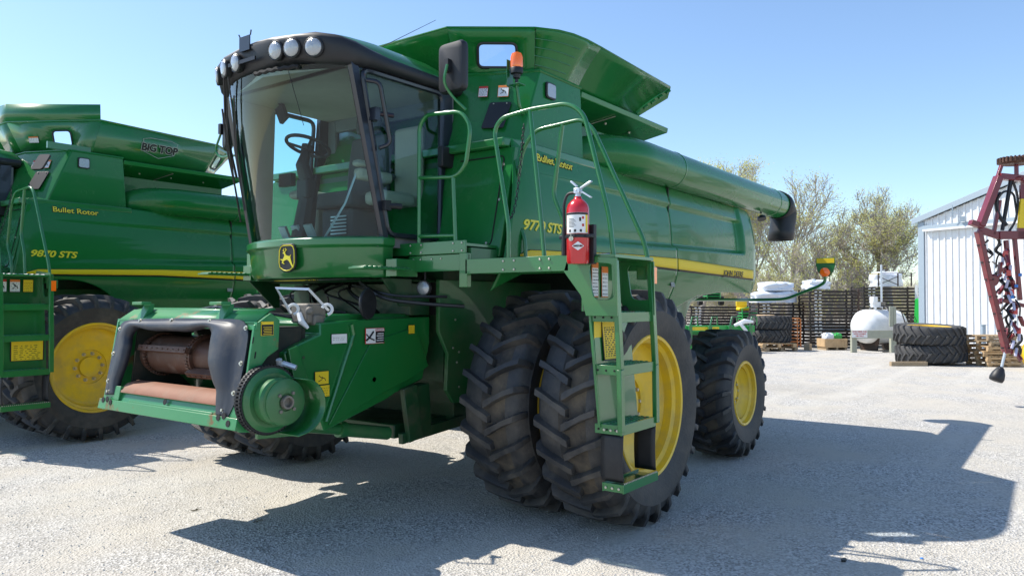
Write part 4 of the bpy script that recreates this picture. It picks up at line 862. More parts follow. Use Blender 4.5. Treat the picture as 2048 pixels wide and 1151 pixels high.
    m = MB(); fbox(m, -.93, .93, -.02, .06, -.10, .02); fbox(m, -.90, -.66, .06, .17, -.05, .004); fbox(m, .66, .90, .06, .17, -.05, .004)
    m.add([Fp(-.66, .06, -.01), Fp(.64, .06, -.01), Fp(.64, .155, -.03), Fp(-.66, .155, -.03)], [(0, 1, 2, 3)])
    fbox(m, -.50, .62, .045, .075, .0, .008)
    m.build('bottom_beam', 'green_worn', fr_, bevel=.006)
    for u, v in ((-.86, .05), (-.80, .06), (-.74, .04), (.72, .05), (.78, .065), (.84, .02), (.0, .10)): m = MB(); m.lathe([(.022, 0), (.022, .003), (.014, .003)], Fp(u, v, .021 if abs(u) > .1 else .0), axis=(.98, 0, .19), n=14); m.build('frame_hole', 'blackm', fr_)
    m = MB(); m.add([Fp(-.91, .69, -.0), Fp(.90, .69, -.0), (2.30, .90, 1.69), (2.30, -.90, 1.69)], [(0, 1, 2, 3)]); m.add([(2.30, -.86, 1.69), (2.30, .86, 1.69), (2.22, .86, 1.705), (2.22, -.86, 1.705)], [(0, 1, 2, 3)]); fbox(m, -.93, .93, .655, .70, -.03, -.005)
    m.build('top_beam', 'green_worn', fr_, solid=.012)
    for u in (-.62, .46):
        m = MB(); m.add([(2.42, u - .05, 1.60), (2.42, u + .05, 1.60), (2.34, u + .05, 1.74), (2.34, u - .05, 1.74), (2.33, u - .05, 1.60), (2.33, u + .05, 1.60), (2.31, u + .05, 1.74), (2.31, u - .05, 1.74)], [(0, 1, 2, 3), (4, 7, 6, 5), (0, 4, 5, 1), (3, 2, 6, 7), (0, 3, 7, 4), (1, 5, 6, 2)]); m.obox((2.39, u, 1.745), (.04, .075, .012))
        m.build('hook', 'green_worn', fr_, bevel=.004)
    # interior of the mouth: side walls, floor, drum
    m = MB()
    m.prism([(2.42, -.72, 1.02), (2.36, -.72, 1.56), (1.9, -.72, 1.56), (1.9, -.72, 1.0)], (0, -.02, 0)); m.prism([(2.42, .72, 1.02), (2.36, .72, 1.56), (1.9, .72, 1.56), (1.9, .72, 1.0)], (0, .02, 0)); m.box(1.85, 1.88, -.72, .72, .96, 1.56); m.box(1.88, 2.46, -.72, .72, .96, .985); m.box(1.88, 2.40, -.72, .72, 1.56, 1.575); m.build('mouth_lining', 'grime_and_shade', fr_)
    m = MB(); m.loft([[Fp(u, .14, -.0) for u in (-.68, .66)] + [Fp(u, .125, -.0) for u in (.66, -.68)], [Fp(u, .20, -.05) for u in (-.68, .66)] + [Fp(u, .15, -.05) for u in (.66, -.68)], [Fp(u, .235, -.13) for u in (-.68, .66)] + [Fp(u, .2, -.13) for u in (.66, -.68)], [(2.0, -.68, 1.06), (2.0, .66, 1.06), (2.0, .66, 1.04), (2.0, -.68, 1.04)]]); m.build('floor_plate', 'rustplate', fr_, smooth=50)
    m = MB(); dc = (2.20, 0, 1.335)
    m.lathe([(.06, -.72), (.150, -.72), (.150, -.02), (.165, -.02), (.165, .02), (.135, .02), (.135, .70), (.06, .70)], dc, n=36)
    dm = m.build('feeder_drum', 'rust', fr_)
    m = MB(); m.mi(0)
    for k, (a, u0, u1) in enumerate(((math.radians(18), -.66, .02), (math.radians(-38), -.02, .62), (math.radians(200), -.66, .02), (math.radians(140), 0, .62))):
        rr2 = .175; c = Vector((dc[0] + rr2 * math.cos(a), (u0 + u1) / 2, dc[2] + rr2 * math.sin(a))); rt = Matrix.Rotation(-a, 3, 'Y'); m.obox(c, (.03, (u1 - u0) / 2, .022), rt)
        for j in range(9): m.obox(Vector((dc[0] + (rr2 + .032) * math.cos(a), u0 + (j + .5) * (u1 - u0) / 9, dc[2] + (rr2 + .032) * math.sin(a))), (.004, .025, .005), rt)
    for y_ in (-.62, -.02, .60):
        for k in range(40):
            a = 2 * math.pi * k / 40; m.obox((dc[0] + .165 * math.cos(a), y_, dc[2] + .165 * math.sin(a)), (.008, .018, .008), Matrix.Rotation(-a, 3, 'Y'))
    m.build('slat_chain', 'rust', fr_)
    # moulded shield round the mouth, open at the bottom
    ST = [(-.87, .09, -.74, .10, .01), (-.89, .20, -.74, .22, .02), (-.89, .34, -.70, .36, .025), (-.88, .48, -.69, .48, .025), (-.87, .60, -.70, .58, .03), (-.81, .675, -.63, .63, .03), (-.60, .70, -.50, .635, .03), (-.3, .708, -.3, .62, .03), (0, .715, 0, .625, .03), (.25, .715, .22, .645, .035), (.50, .715, .40, .65, .04), (.76, .71, .46, .62, .05), (.86, .64, .47, .56, .06), (.88, .52, .48, .48, .065), (.88, .40, .50, .40, .065), (.875, .31, .56, .31, .05), (.865, .23, .62, .235, .03), (.85, .15, .635, .16, .02), (.80, .05, .66, .07, .012)]
    def cr(t):
        k = len(ST) - 1; x_ = clamp(t) * k; i = min(int(x_), k - 1); f_ = x_ - i; P_ = [ST[max(0, i - 1)], ST[i], ST[i + 1], ST[min(k, i + 2)]]
        return [.5 * (2 * q1 + (q2 - q0) * f_ + (2 * q0 - 5 * q1 + 4 * q2 - q3) * f_ * f_ + (3 * q1 - q0 - 3 * q2 + q3) * f_ ** 3) for q0, q1, q2, q3 in zip(*P_)]
    secs = []
    for j in range(91):
        ou, ov, iu, iv, h_ = cr(j / 90); row_ = []
        wob = .006 * math.sin(j * .55)
        for t, n_ in ((0, -.004), (0, .008), (.20, .010), (.26, .012), (.34, .3 * h_ + .01), (.42, .72 * h_), (.52, .93 * h_), (.62, h_), (.74, h_ * .97), (.86, h_ * .86 + wob * .4), (.94, h_ * .62), (1.0, h_ * .25 - .01), (1.0, -.035)):
            row_.append(Fp(ou + (iu - ou) * t, ov + (iv + wob - ov) * t, n_))
        secs.append(row_)
    m = MB(); m.loft(secs, closed=False)
    shd = m.build('mouth_shield', 'greyp', fr_, smooth=60, solid=.006)
    for u, v in ((-.86, .2), (-.865, .42), (-.84, .62), (-.55, .69), (-.1, .70), (.4, .70), (.84, .66), (.855, .42), (.83, .22), (.74, .10), (-.83, .12)): m = MB(); m.lathe([(.018, 0), (.018, .004), (.010, .004), (.010, .014)], Fp(u, v, .010), axis=(.98, 0, .19), n=10); m.build('shield_bolt', 'bolt', shd)
    if not old:
        # drive pulley and curved guard
        m = MB(); pc = (2.36, .0, 1.10)
        m.lathe([(.05, .94), (.235, .94), (.235, .955), (.20, .965), (.20, .975), (.235, .985), (.235, 1.0), (.05, 1.0)], pc, n=48); m.build('ribbed_pulley', 'black', fr_)
        m = MB(); m.lathe([(.05, .99), (.215, .99), (.215, 1.01), (.19, 1.02), (.18, 1.03), (.15, 1.03), (.155, 1.05), (.155, 1.10), (.14, 1.115), (.13, 1.115)], pc, n=48)
        m.lathe([(.155, 1.06), (.16, 1.075), (.155, 1.12), (.14, 1.128), (.06, 1.128), (.055, 1.12), (.05, 1.09)], (2.325, 0, 1.09), n=48); m.build('drive_hub', 'green_dusty', fr_)
        m = MB()
        for k in range(4): a = math.pi / 2 * k + .7; m.lathe([(.012, 1.12), (.012, 1.14)], (2.325 + .075 * math.cos(a), 0, 1.09 + .075 * math.sin(a)), n=6)
        m.lathe([(.045, 1.12), (.045, 1.150), (.032, 1.150), (.03, 1.10)], (2.325, 0, 1.09), n=20); m.build('hub_bolt', 'cast', fr_)
        m = MB()
        for k in range(60): a = 2 * math.pi * k / 60; m.obox((2.36 + .231 * math.cos(a), .97, 1.10 + .231 * math.sin(a)), (.004, .03, .006), Matrix.Rotation(-a, 3, 'Y'))
        m.build('pulley_rib', 'blackm', fr_)
        # guard: a curved trough round the rear of the pulley
        m = MB()
        A = [(2.20, 1.235), (2.08, 1.215), (2.0, 1.12), (1.985, 1.02), (2.03, .93), (2.11, .87), (2.22, .85)]
        secs = []
        for y_, k in ((.80, 1), (.95, 1), (1.12, 1)): secs.append([p for p in fillet([(x, y_, z_) for x, z_ in A], .08, 4)])
        m.loft(secs, closed=False); m.build('pulley_guard', 'green', fr_, smooth=60, solid=.008)
        m = MB(); m.prism([(2.10, .82, 1.42), (2.02, .82, 1.44), (1.93, .82, 1.2), (1.93, .82, .84), (2.05, .82, .80), (2.35, .82, .82), (2.35, .82, .9), (2.1, .82, .95), (2.05, .82, 1.2)], (0, .03, 0)); m.build('guard_plate', 'green', fr_, bevel=.004)
        m = MB(); m.tube([(2.20, .92, 1.33), (2.15, 1.0, 1.30)], .02, 8);  m.tube([(2.24, .93, 1.36), (2.2, .9, 1.25)], .022, 8); m.build('hydraulic_coupling', 'zinc', fr_)
        d2 = decal('caution_decal', (2.335, .929, 1.575), DX, UZ, .10, .095, fr_, base='ink', head='decaly', marks=0, border='decaly')
        text('CAUTION', .013, (2.375, .9335, 1.602), DX, UZ, 'decal_word', 'ink', fr_, .0005, bold=.0004)
        m = MB()
        for k in range(5): m.box(2.30, 2.37 - .008 * (k % 2), .9328, .9335, 1.538 + k * .011, 1.5415 + k * .011)
        m.build('decal_print', 'decaly', fr_, smooth=0)
        m = MB()
        for k in range(5): m.obox((2.465 - k * .018 - .02, .927, 1.50 - k * .10), (.004, .002, .022), Matrix.Rotation(-.17, 3, 'Y')); 
        m.build('frame_slot', 'blackm', fr_)
        # multicoupler with lever
        hc = Vector((1.74, .62, 1.67))
        m = MB(); m.obox(hc, (.09, .10, .075)); m.lathe([(.03, 0), (.03, .05)], hc + Vector((.06, .09, .02)), axis=(.7, .7, 0), n=16); m.obox(hc + Vector((.0, .08, -.05)), (.05, .05, .04)); mc = m.build('hydraulic_coupler', 'cast', root, bevel=.015)
        m = MB(); a_ = [hc + Vector((.10, -.02, .08)), Vector((2.00, .60, 1.85)), Vector((1.84, .80, 1.84)), hc + Vector((-.06, .18, .08))]
        m.tube([hc + Vector((.12, -.06, .0)), Vector((1.99, .56, 1.86)), Vector((1.87, .78, 1.85)), hc + Vector((-.05, .17, .02))], .013, 4); m.build('coupler_lever', 'zinc', mc)
        for q in (hc + Vector((.12, -.03, .03)), hc + Vector((-.02, .19, .03))):
            m = MB(); m.tube([q + Vector((math.cos(t) * .038 * .7, -math.cos(t) * .038 * .7, math.sin(t) * .038)) for t in [.3 + 4.3 * j / 10 for j in range(11)]], .013, 6); m.build('coupler_claw', 'decalw', mc)
        m = MB(); m.tube([hc + Vector((.12, .04, .0)), hc + Vector((.13, .08, -.06)), hc + Vector((.10, .12, -.11))], [.02, .025, .012], 8); m.build('coupler_latch', 'decalw', mc)
        m = MB()
        for k in range(3): m.tube(fillet([(1.80, .55, 1.63 + .01 * k), (2.0, .4 - .05 * k, 1.68), (2.25, .35 - .1 * k, 1.72), (2.2, -.1, 1.70)], .1), .011, 6)
        m.build('coupler_hose', 'hose', mc)
    return root
def thing_mat_face():
    z = Vector((-.13, 0, .67)).normalized(); n = Vector((.67, 0, .13)).normalized(); y = Vector((0, 1, 0))
    mt = Matrix((n, y, z)).transposed().to_4x4(); mt.translation = Vector((2.555, 0, .93)); return mt
cmb = combine(thing('combine_harvester', 'big green combine harvester nearest the camera with red extinguisher on its ladder rail', 'combine harvester', group=None), False)
cmb2 = thing('combine_harvester', 'green combine harvester at the far left marked BIG TOP on its bin', 'combine harvester', (.84, -7.29, 0))
combine(cmb2, True)
for o in list(COL.objects):
    if o.parent is cmb2 and o.name.split('.')[0] in ('ladder', 'hand_rail', 'marker_lamp', 'landing', 'chain', 'cab_platform', 'cab_rail'): o.location.x += .22
    if o.parent is cmb2 and o.name.split('.')[0] == 'ladder': o.location.z += .05
# ------------------------------------------------------------------ the yard
def gz(x, y): return 0.0
m = MB(); m.grid(lambda u, v: ((u - .5) * 900 - 40, (v - .5) * 900, 0), 20, 20); g = m.build('ground', 'ground', smooth=0); tag(g, kind='structure', label='pale crushed limestone yard')
# loose chips close to the machine
m = MB(); rd = random.Random(3)
for k in range(9500):
    D = 2.6 + 6.5 * rd.random() ** 1.6; px = rd.uniform(-60, 2110); p = at(px, D); s_ = rd.uniform(.003, .010) * (1 + .5 * (rd.random() < .06)); a = rd.uniform(0, 6.28)
    q = [(p.x + math.cos(a + t) * s_ * rd.uniform(.6, 1.3), p.y + math.sin(a + t) * s_ * rd.uniform(.6, 1.3), rd.uniform(-.002, .002)) for t in (0, 1.57, 3.14, 4.71)]
    tp = (p.x + rd.uniform(-.3, .3) * s_, p.y + rd.uniform(-.3, .3) * s_, s_ * rd.uniform(.5, 1.1)); tp2 = (tp[0] + s_ * .4, tp[1] + s_ * .2, tp[2] * .8)
    m.add(q + [tp, tp2], [(0, 1, 5), (1, 2, 5), (2, 4, 5), (2, 3, 4), (3, 0, 4), (0, 5, 4)])
gs = m.build('gravel_stone', 'stone', smooth=0); tag(gs, 'loose limestone chips scattered over the yard', kind='stuff')
for (px, py, s_, mt_, nm_, lb, ct) in ((1683, 1117, .035, 'ink', 'debris', 'small black scrap lying on the gravel at the shadow edge', 'debris'), (1838, 1113, .012, 'bluep', 'bottle_cap', 'tiny blue cap lying on the sunny gravel', 'cap')):
    D = 2674 / (py - 605); p = at(px, D); m = MB(); m.lathe([(s_, 0), (s_ * 1.05, s_ * .3), (s_ * .8, s_ * .5)], (p.x, p.y, .002), axis='z', n=9) if ct == 'cap' else m.prism([(p.x - s_, p.y, .003), (p.x, p.y - s_ * .5, .003), (p.x + s_, p.y - s_ * .2, .003), (p.x + s_ * .6, p.y + s_ * .5, .003), (p.x - s_ * .6, p.y + s_ * .4, .003)], (0, 0, .012))
    tag(m.build(nm_, mt_), lb, ct)
for (px, py, lb) in ((388, 1019, 'dry grass wisp on the sunlit gravel by the shadow tip'), (520, 1040, 'dry grass wisp lying in the shadow edge')):
    p = at(px, 2674 / (py - 605)); m = MB(); rr = random.Random(px)
    for k in range(14): a = rr.uniform(0, 6.28); l_ = rr.uniform(.02, .06); c = p + Vector((rr.uniform(-.04, .04), rr.uniform(-.02, .02), .004)); m.tube([c, c + Vector((math.cos(a) * l_, math.sin(a) * l_, rr.uniform(0, .02)))], .0018, 3)
    tag(m.build('grass_wisp', 'scrap'), lb, 'grass')
def axes(rz): return Vector((math.cos(rz), math.sin(rz), 0)), Vector((-math.sin(rz), math.cos(rz), 0))
FACE = HD + math.pi      # heading that looks back at the photographer
# ------------------------------------------------------------------ shed
wv_ = (-.89 * DH + .45 * RH).normalized(); bv_ = Vector((-wv_.y, wv_.x, 0)); bv_ = bv_ if bv_.dot(DH) > 0 else -bv_
s0 = at(1843, 26.6)
sh = thing('metal_shed', 'white corrugated metal shed with blue grey trim at the right', 'shed', s0)
def SP(a, b, z): return wv_ * a + bv_ * b + Vector((0, 0, z))     # along the front, into the depth, up
H0, SL, WD, DP = 4.55, .29, 11.0, 16.0
m = MB(); N = 48; V = []; Fs = []
step_ = WD / 48
def rib(a): t = (a / step_) % 1; return .0 if t < .62 else (.035 if .70 < t < .92 else .018)
prof = []
k = 0
a = 0
while a < WD - 1e-6:
    for t, h_ in ((0, 0), (.66, 0), (.72, .035), (.92, .035), (.98, 0)): prof.append((a + t * step_, h_))
    a += step_
zt = lambda a: H0 + SL * (a if a < WD / 2 else WD - a)
V = [SP(a, -h_, .12) for a, h_ in prof] + [SP(a, -h_, zt(a)) for a, h_ in prof]; K = len(prof)
m.add(V, [(i, i + 1, K + i + 1, K + i) for i in range(K - 1)])
fwl = m.build('front_wall', 'white', sh, smooth=0)
m = MB(); Vs = []; n2 = int(DP / step_)
pr2 = [(k * step_ + t * step_, h_) for k in range(n2) for t, h_ in ((0, 0), (.66, 0), (.72, .035), (.92, .035), (.98, 0))]
m.add([SP(-h_, a, .12) for a, h_ in pr2] + [SP(-h_, a, H0) for a, h_ in pr2], [(i, i + 1, len(pr2) + i + 1, len(pr2) + i) for i in range(len(pr2) - 1)]); m.build('side_wall', 'white', sh, smooth=0)
m = MB(); m.prism([SP(-.25, -.12, H0 - .08), SP(WD / 2, -.12, H0 + SL * WD / 2 + .02), SP(WD + .25, -.12, H0 - .08), SP(WD + .25, -.12, H0 + .12), SP(WD / 2, -.12, H0 + SL * WD / 2 + .24), SP(-.25, -.12, H0 + .12)], bv_ * -.04)
m.prism([SP(-.06, -.045, .1), SP(.16, -.045, .1), SP(.16, -.045, H0), SP(-.06, -.045, H0)], bv_ * -.03); m.prism([SP(-.06, -.04, .1), SP(-.06, .12, .1), SP(-.06, .12, H0), SP(-.06, -.04, H0)], wv_ * -.03); m.build('corner_strip', 'trim', sh, bevel=.01)
m = MB(); m.prism([SP(-.25, -.12, H0 + .05), SP(WD / 2, -.12, H0 + SL * WD / 2 + .2), SP(WD + .25, -.12, H0 + .05), SP(WD / 2, -.12, H0 + SL * WD / 2 + .14)], bv_ * (DP + .2)); m.build('roof', 'trim', sh)
m = MB(); m.prism([SP(.18, -.06, 4.24), SP(8.0, -.06, 4.24), SP(8.0, -.06, 4.40), SP(.18, -.06, 4.40)], bv_ * -.10); m.mi(1).prism([SP(.18, -.161, 4.20), SP(8.0, -.161, 4.20), SP(8.0, -.161, 4.27), SP(.18, -.161, 4.27)], bv_ * -.02); m.build('door_track', ['trim', 'white'], sh, bevel=.006)
m = MB(); m.tube([SP(1.6, -.25, 4.42), SP(1.6, -.25, 4.75), SP(1.15, -.4, 4.75)], .012, 5); m.obox(SP(1.62, -.2, 4.5), (.07, .07, .08)); m.tube([SP(1.25, -.15, 4.6), SP(1.25, -.15, 5.0)], .02, 5); m.build('lamp_bracket', 'trim', sh)
m = MB(); m.prism([SP(0, -.01, 0), SP(WD, -.01, 0), SP(WD, -.01, .14), SP(0, -.01, .14)], bv_ * .05); m.prism([SP(0, .02, 0), SP(0, DP, 0), SP(0, DP, .14), SP(0, .02, .14)], wv_ * .05); m.build('footing', 'frame', sh)
m = MB(); m.prism([SP(0.02, DP, 0), SP(WD, DP, 0), SP(WD, DP, H0), SP(WD / 2, DP, H0 + SL * WD / 2), SP(0.02, DP, H0)], bv_ * .05); m.prism([SP(WD, 0, 0), SP(WD, DP, 0), SP(WD, DP, H0), SP(WD, 0, H0)], wv_ * .05); m.build('back_wall', 'white', sh)
# ------------------------------------------------------------------ tyre stacks
def flat_tyre(loc, label, group, r=.93, w_=.47, tilt=(0, 0), mt='rubber_grey', rim=True, mesh={}):
    o = thing('tractor_tyre', label, 'tyre', loc, 0, group); o.rotation_euler = (R(90) + tilt[0], tilt[1], 0)
    key = (r, w_)
    if key not in mesh: mesh[key] = tyre_mb(r, w_, r * .60, 24, .05, .20, .05).mesh('tyre_casing', [mt, mt], 40)
    t_ = bpy.data.objects.new('tyre_casing', mesh[key]); COL.objects.link(t_); t_.parent = o
    if rim:
        if ('r', key) not in mesh: mesh['r', key] = rim_mb(r * .60, w_, .10).mesh('rim', ['yellow', 'bolt'], 40)
        t_ = bpy.data.objects.new('rim', mesh['r', key]); COL.objects.link(t_); t_.parent = o
    return o
T1 = at(1860, 22.0)
flat_tyre(T1 + Vector((0, 0, .31)), 'lower tractor tyre of the stack in front of the shed', 'tyres stacked by the shed', tilt=(.05, .0), rim=False)
flat_tyre(T1 + Vector((.05, -.03, .85)), 'upper tractor tyre with yellow rim in front of the shed', 'tyres stacked by the shed', tilt=(-.04, .03))
T2 = at(1537, 28.3)
m = MB()
def pallet_mb(w_=1.2, d_=1.0):
    m = MB()
    for i in range(7): m.box(-w_ / 2 + i * (w_ - .1) / 6, -w_ / 2 + i * (w_ - .1) / 6 + .1, -d_ / 2, d_ / 2, .12, .14)
    for y_ in (-d_ / 2, -.045, d_ / 2 - .09): m.box(-w_ / 2, w_ / 2, y_, y_ + .09, .022, .118) if False else [m.box(x_, x_ + .12, y_, y_ + .09, .022, .118) for x_ in (-w_ / 2, -.06, w_ / 2 - .12)]
    for y_ in (-d_ / 2, -.045, d_ / 2 - .09): m.box(-w_ / 2, w_ / 2, y_, y_ + .09, .0, .020)
    for y_ in (-d_ / 2 - .02, d_ / 2 + .002): m.box(-w_ / 2, w_ / 2, y_, y_ + .018, .055, .119)
    return m
PM = pallet_mb().mesh('pallet', 'woodnew', 0); PG = pallet_mb().mesh('pallet', 'wood', 0)
def pallet(loc, rz, label, group, me=PM, sc=1):
    o = bpy.data.objects.new('wooden_pallet', me); COL.objects.link(o); o.location = loc; o.rotation_euler = (0, 0, rz); o.scale = (sc, sc, 1); tag(o, label, 'pallet', group); return o
pallet(T2 + Vector((0, 0, .0)), HD + .3, 'dark broken pallet on the gravel beneath the tyre stack by the racks', 'pallets under the tyre stack', PG, 1.3)
pallet(T2 + Vector((.1, .1, .15)), HD + .1, 'brown pallet directly beneath the lower tyre by the racks', 'pallets under the tyre stack', PM, 1.25)
flat_tyre(T2 + Vector((0, 0, .55)), 'lower grey tractor tyre lying on pallets beside the steel racks', 'tyres stacked by the racks', r=.80, w_=.45, tilt=(0, .03), rim=False)
flat_tyre(T2 + Vector((.02, .03, 1.0)), 'upper grey tractor tyre lying on pallets beside the steel racks', 'tyres stacked by the racks', r=.80, w_=.45, tilt=(.02, -.05), rim=False)
m = MB(); m.lathe([(.0005, .02), (.30, .03), (.34, .0), (.34, -.05)][::-1], (0, 0, 0), axis='z', n=28); tag(m.build('wooden_disc', 'woodnew', loc=T2 + Vector((-.1, -.15, 1.27))), 'pale wooden disc lying on top of the left tyre stack', 'disc')
m = MB(); m.box(-.55, .45, -.06, .06, 0, .12); o = m.build('timber_block', 'wood', loc=at(1812, 21.2)); o.rotation_euler.z = HD + math.pi / 2; tag(o, 'short timber block under the tyre stack by the shed', 'timber')
P1 = at(1992, 21.4)
for k in range(4): pallet(P1 + Vector((.02 * math.sin(k * 3), .03 * math.cos(k * 2), .142 * k)), HD + math.pi / 2 + .06 * math.sin(k * 2.2), ['bottom', 'second lowest', 'third lowest', 'fourth lowest'][k] + ' pallet of the pile beside the shed wall', 'pallets piled by the shed')
for k in range(2): pallet(P1 + RH * -.18 + Vector((0, 0, .57 + .142 * k)), HD + math.pi / 2 + .35 - .1 * k, ['fifth', 'topmost'][k] + ' grey pallet set askew on the pile beside the shed wall', 'pallets piled by the shed', PG, .8)
m = MB(); m.tube([(0, 0, 0), (0, 0, 1.05)], .07, 14); m.tube([(0, 0, 1.05), (0, 0, 1.08)], .08, 14); tag(m.build('pipe_post', 'trim', loc=at(1966, 23.6)), 'short green grey pipe post against the shed wall behind the pallets', 'post')
m = MB(); m.box(-.15, .15, -.15, .15, 0, .35); o = m.build('concrete_block', 'stone', loc=at(1934, 23.2), bevel=.02); tag(o, 'small pale block behind the right tyre stack', 'block')
o = thing('wheel_rim', 'yellow wheel rim standing behind the red implement by the shed', 'wheel rim', at(2082, 19.5, .45)); o.rotation_euler = (0, .1, HD - math.pi / 2)
m = rim_mb(.42, .3, .08); m.build('rim', ['yellow', 'bolt'], o)
# ------------------------------------------------------------------ steel racks, stacked
def rack_parts(w_, d_):
    fr = MB()
    for y_ in (-d_ / 2, d_ / 2): fr.box(-w_ / 2, w_ / 2, y_ - .025, y_ + .025, .0, .05)
    for x_ in (-w_ / 2 + .03, 0, w_ / 2 - .03): fr.box(x_ - .025, x_ + .025, -d_ / 2 + .026, d_ / 2 - .026, .002, .048)
    po = MB()
    for x_ in (-w_ / 2 + .03, w_ / 2 - .03):
        for y_ in (-d_ / 2, d_ / 2): po.box(x_ - .03, x_ + .03, y_ - .03, y_ + .03, .051, .128)
    tg = MB()
    for x_ in (-w_ / 2 + .25, -w_ / 2 + .42): tg.box(x_ - .05, x_ + .05, -d_ / 2 - .030, -d_ / 2 - .026, .008, .042)
    sl = MB()
    for i in range(6): yy = -d_ / 2 + .12 + i * (d_ - .24) / 5; sl.box(-w_ / 2 + .06, w_ / 2 - .06, yy - .03, yy + .03, .051, .075)
    return fr, po, tg, sl
def rack_stack(px, D, w_, n, rz, where):
    fr, po, tg, sl = rack_parts(w_, 1.1)
    root = thing('steel_rack', 'placeholder', 'steel rack', at(px, D, .08), rz, 'steel racks stacked in the yard, ' + where)
    fr.build('rack_frame', 'rack', root, smooth=0); po.build('rack_post', 'rack', root, smooth=0); sl.build('slat', 'rack', root, smooth=0); tg.build('rack_tag', 'white', root, smooth=0)
    rr = random.Random(int(px))
    for k in range(n):
        o = root if k == 0 else dup(root, root.location)
        o.location = at(px, D, .08 + k * .129) + RH * rr.uniform(-.02, .02); o.rotation_euler.z = rz + rr.uniform(-.01, .01)
        names = ['lowest', 'second from the bottom', 'third from the bottom', 'fourth from the bottom', 'fifth from the bottom', 'sixth from the bottom', 'seventh from the bottom', 'eighth from the bottom', 'ninth from the bottom', 'tenth from the bottom']
        tn = ['topmost', 'second from the top', 'third from the top', 'fourth from the top', 'fifth from the top', 'sixth from the top', 'seventh from the top', 'eighth from the top', 'ninth from the top', 'tenth from the top']
        pos = names[k] if k < n / 2 and k < 10 else tn[n - 1 - k]
        o['label'] = 'steel rack, %s in the stack %s' % (pos, where)
    return at(px, D, .08 + n * .129)
RZ = HD - math.pi / 2
def top(px, D, n): return at(px, D, .08 + n * .129)
rack_stack(1657, 30.2, 1.95, 17, RZ, 'behind the wooden crate')
rack_stack(1772, 30.8, 2.35, 18, RZ, 'behind the white fuel tank')
rack_stack(1552, 31.0, 1.85, 13, RZ, 'behind the left tyre stack')
rack_stack(1432, 35.0, 2.6, 12, RZ, 'past the rear wheel')
m = MB(); m.box(-.05, .05, -.05, .05, 0, 2.45); tag(m.build('white_post', 'white', loc=at(1833, 30.2)), 'white square post at the right end of the rack stacks', 'post')
# wrapped bundles on the racks
def bundle(px, D, z0, w_, d_, h_, label, seed, name='wrapped_bundle', rnd=.6):
    rr = random.Random(seed); from mathutils import noise as NS
    m = MB()
    def fn(u, v):
        a = 2 * math.pi * u; el = v; c = math.cos(a); s_ = math.sin(a); p = 2.7
        q = (abs(c) ** p + abs(s_) ** p) ** (-1 / p); sc_ = 1 if el < rnd else math.cos((el - rnd) / (1 - rnd) * math.pi / 2) ** .55
        n_ = NS.noise(Vector((c * 2.2, s_ * 2.2, el * 3 + seed))) * .22 + abs(NS.noise(Vector((c * 6, s_ * 6, el * 5 + seed)))) * .10
        return (c * q * w_ / 2 * (sc_ + n_ * .8), s_ * q * d_ / 2 * (sc_ + n_ * .8), h_ * (min(1, el / rnd * .72) if el < rnd else .72 + .28 * math.sin((el - rnd) / (1 - rnd) * math.pi / 2)) + n_ * .3 * el)
    m.grid(fn, 40, 16); o = m.build(name, 'tarp', smooth=40, loc=at(px, D, z0)); o.rotation_euler.z = RZ; return tag(o, label, 'bundle', None)
b1 = bundle(1548, 31.0, .08 + 13 * .129, 1.75, 1.0, .48, 'long white wrapped bundle resting on the left rack stack', 1)
bundle(1552, 31.0, .08 + 13 * .129 + .47, 1.35, .9, .34, 'small white wrapped bundle on top of the long one over the left rack stack', 4)
bundle(1632, 30.2, .08 + 17 * .129, 1.0, .9, .36, 'white wrapped bundle on the rack stack behind the wooden crate', 2)
b3 = bundle(1772, 30.8, .08 + 18 * .129, 1.15, .9, .58, 'white wrapped bundle on the rack stack behind the fuel tank', 3)
o = thing('steel_cage', 'dark steel X-braced cage around the white bundle above the fuel tank', 'cage', at(1775, 30.6, .08 + 18 * .129), RZ)
m = MB()
for x_ in (-.62, .15, .68): m.box(x_ - .02, x_ + .02, -.56, -.52, 0, .52)
m.tube([(-.62, -.54, .05), (.15, -.54, .38)], .015, 5); m.tube([(-.62, -.54, .38), (.15, -.54, .05)], .015, 5); m.box(-.62, .7, -.55, -.53, .50, .52); m.build('brace', 'rack', o, smooth=0)
m = MB(); m.box(-.95, -.55, -.56, -.52, .46, .49); m.build('yellow_bar', 'decaly', o)
# ------------------------------------------------------------------ fuel tank on its timber frame
ft = thing('fuel_tank', 'white fuel tank with a pump on top, standing behind a timber rail', 'fuel tank', at(1758, 28.2), RZ + .30)
m = MB(); m.lathe([(.001, -1.0), (.25, -.98), (.45, -.90), (.58, -.76), (.62, -.62), (.62, .62), (.58, .76), (.45, .90), (.25, .98), (.001, 1.0)], (0, 0, .88), axis='x', n=40); m.build('tank_shell', 'white', ft, smooth=60)
m = MB()
for x_ in (-.5, .5): m.prism([(x_, -.4, 0), (x_, .4, 0), (x_, .5, .5), (x_, -.5, .5)], (.06, 0, 0))
m.build('cradle', 'rack', ft)
m = MB(); m.lathe([(.04, 0), (.04, .12)], (-.25, -.1, 1.48), axis='z', n=12); m.obox((-.25, -.1, 1.68), (.13, .12, .10)); m.obox((-.38, -.15, 1.85), (.10, .10, .12)); m.lathe([(.06, 0), (.06, .12)], (-.1, -.15, 1.62), axis='x', n=12); m.build('pump', 'white', ft, bevel=.015)
m = MB(); m.obox((-.02, -.14, 1.70), (.10, .09, .08)); m.tube([(-.02, -.1, 1.5), (-.02, -.1, 1.7)], .04, 8); m.build('pump_motor', 'cast', ft, bevel=.01)
m = MB(); m.tube([(.02, -.1, 1.45), (.02, -.1, 3.15)], .035, 10); m.tube([(.02, -.1, 2.9), (.18, -.1, 2.95)], .02, 6); m.build('vent_pipe', 'zinc', ft)
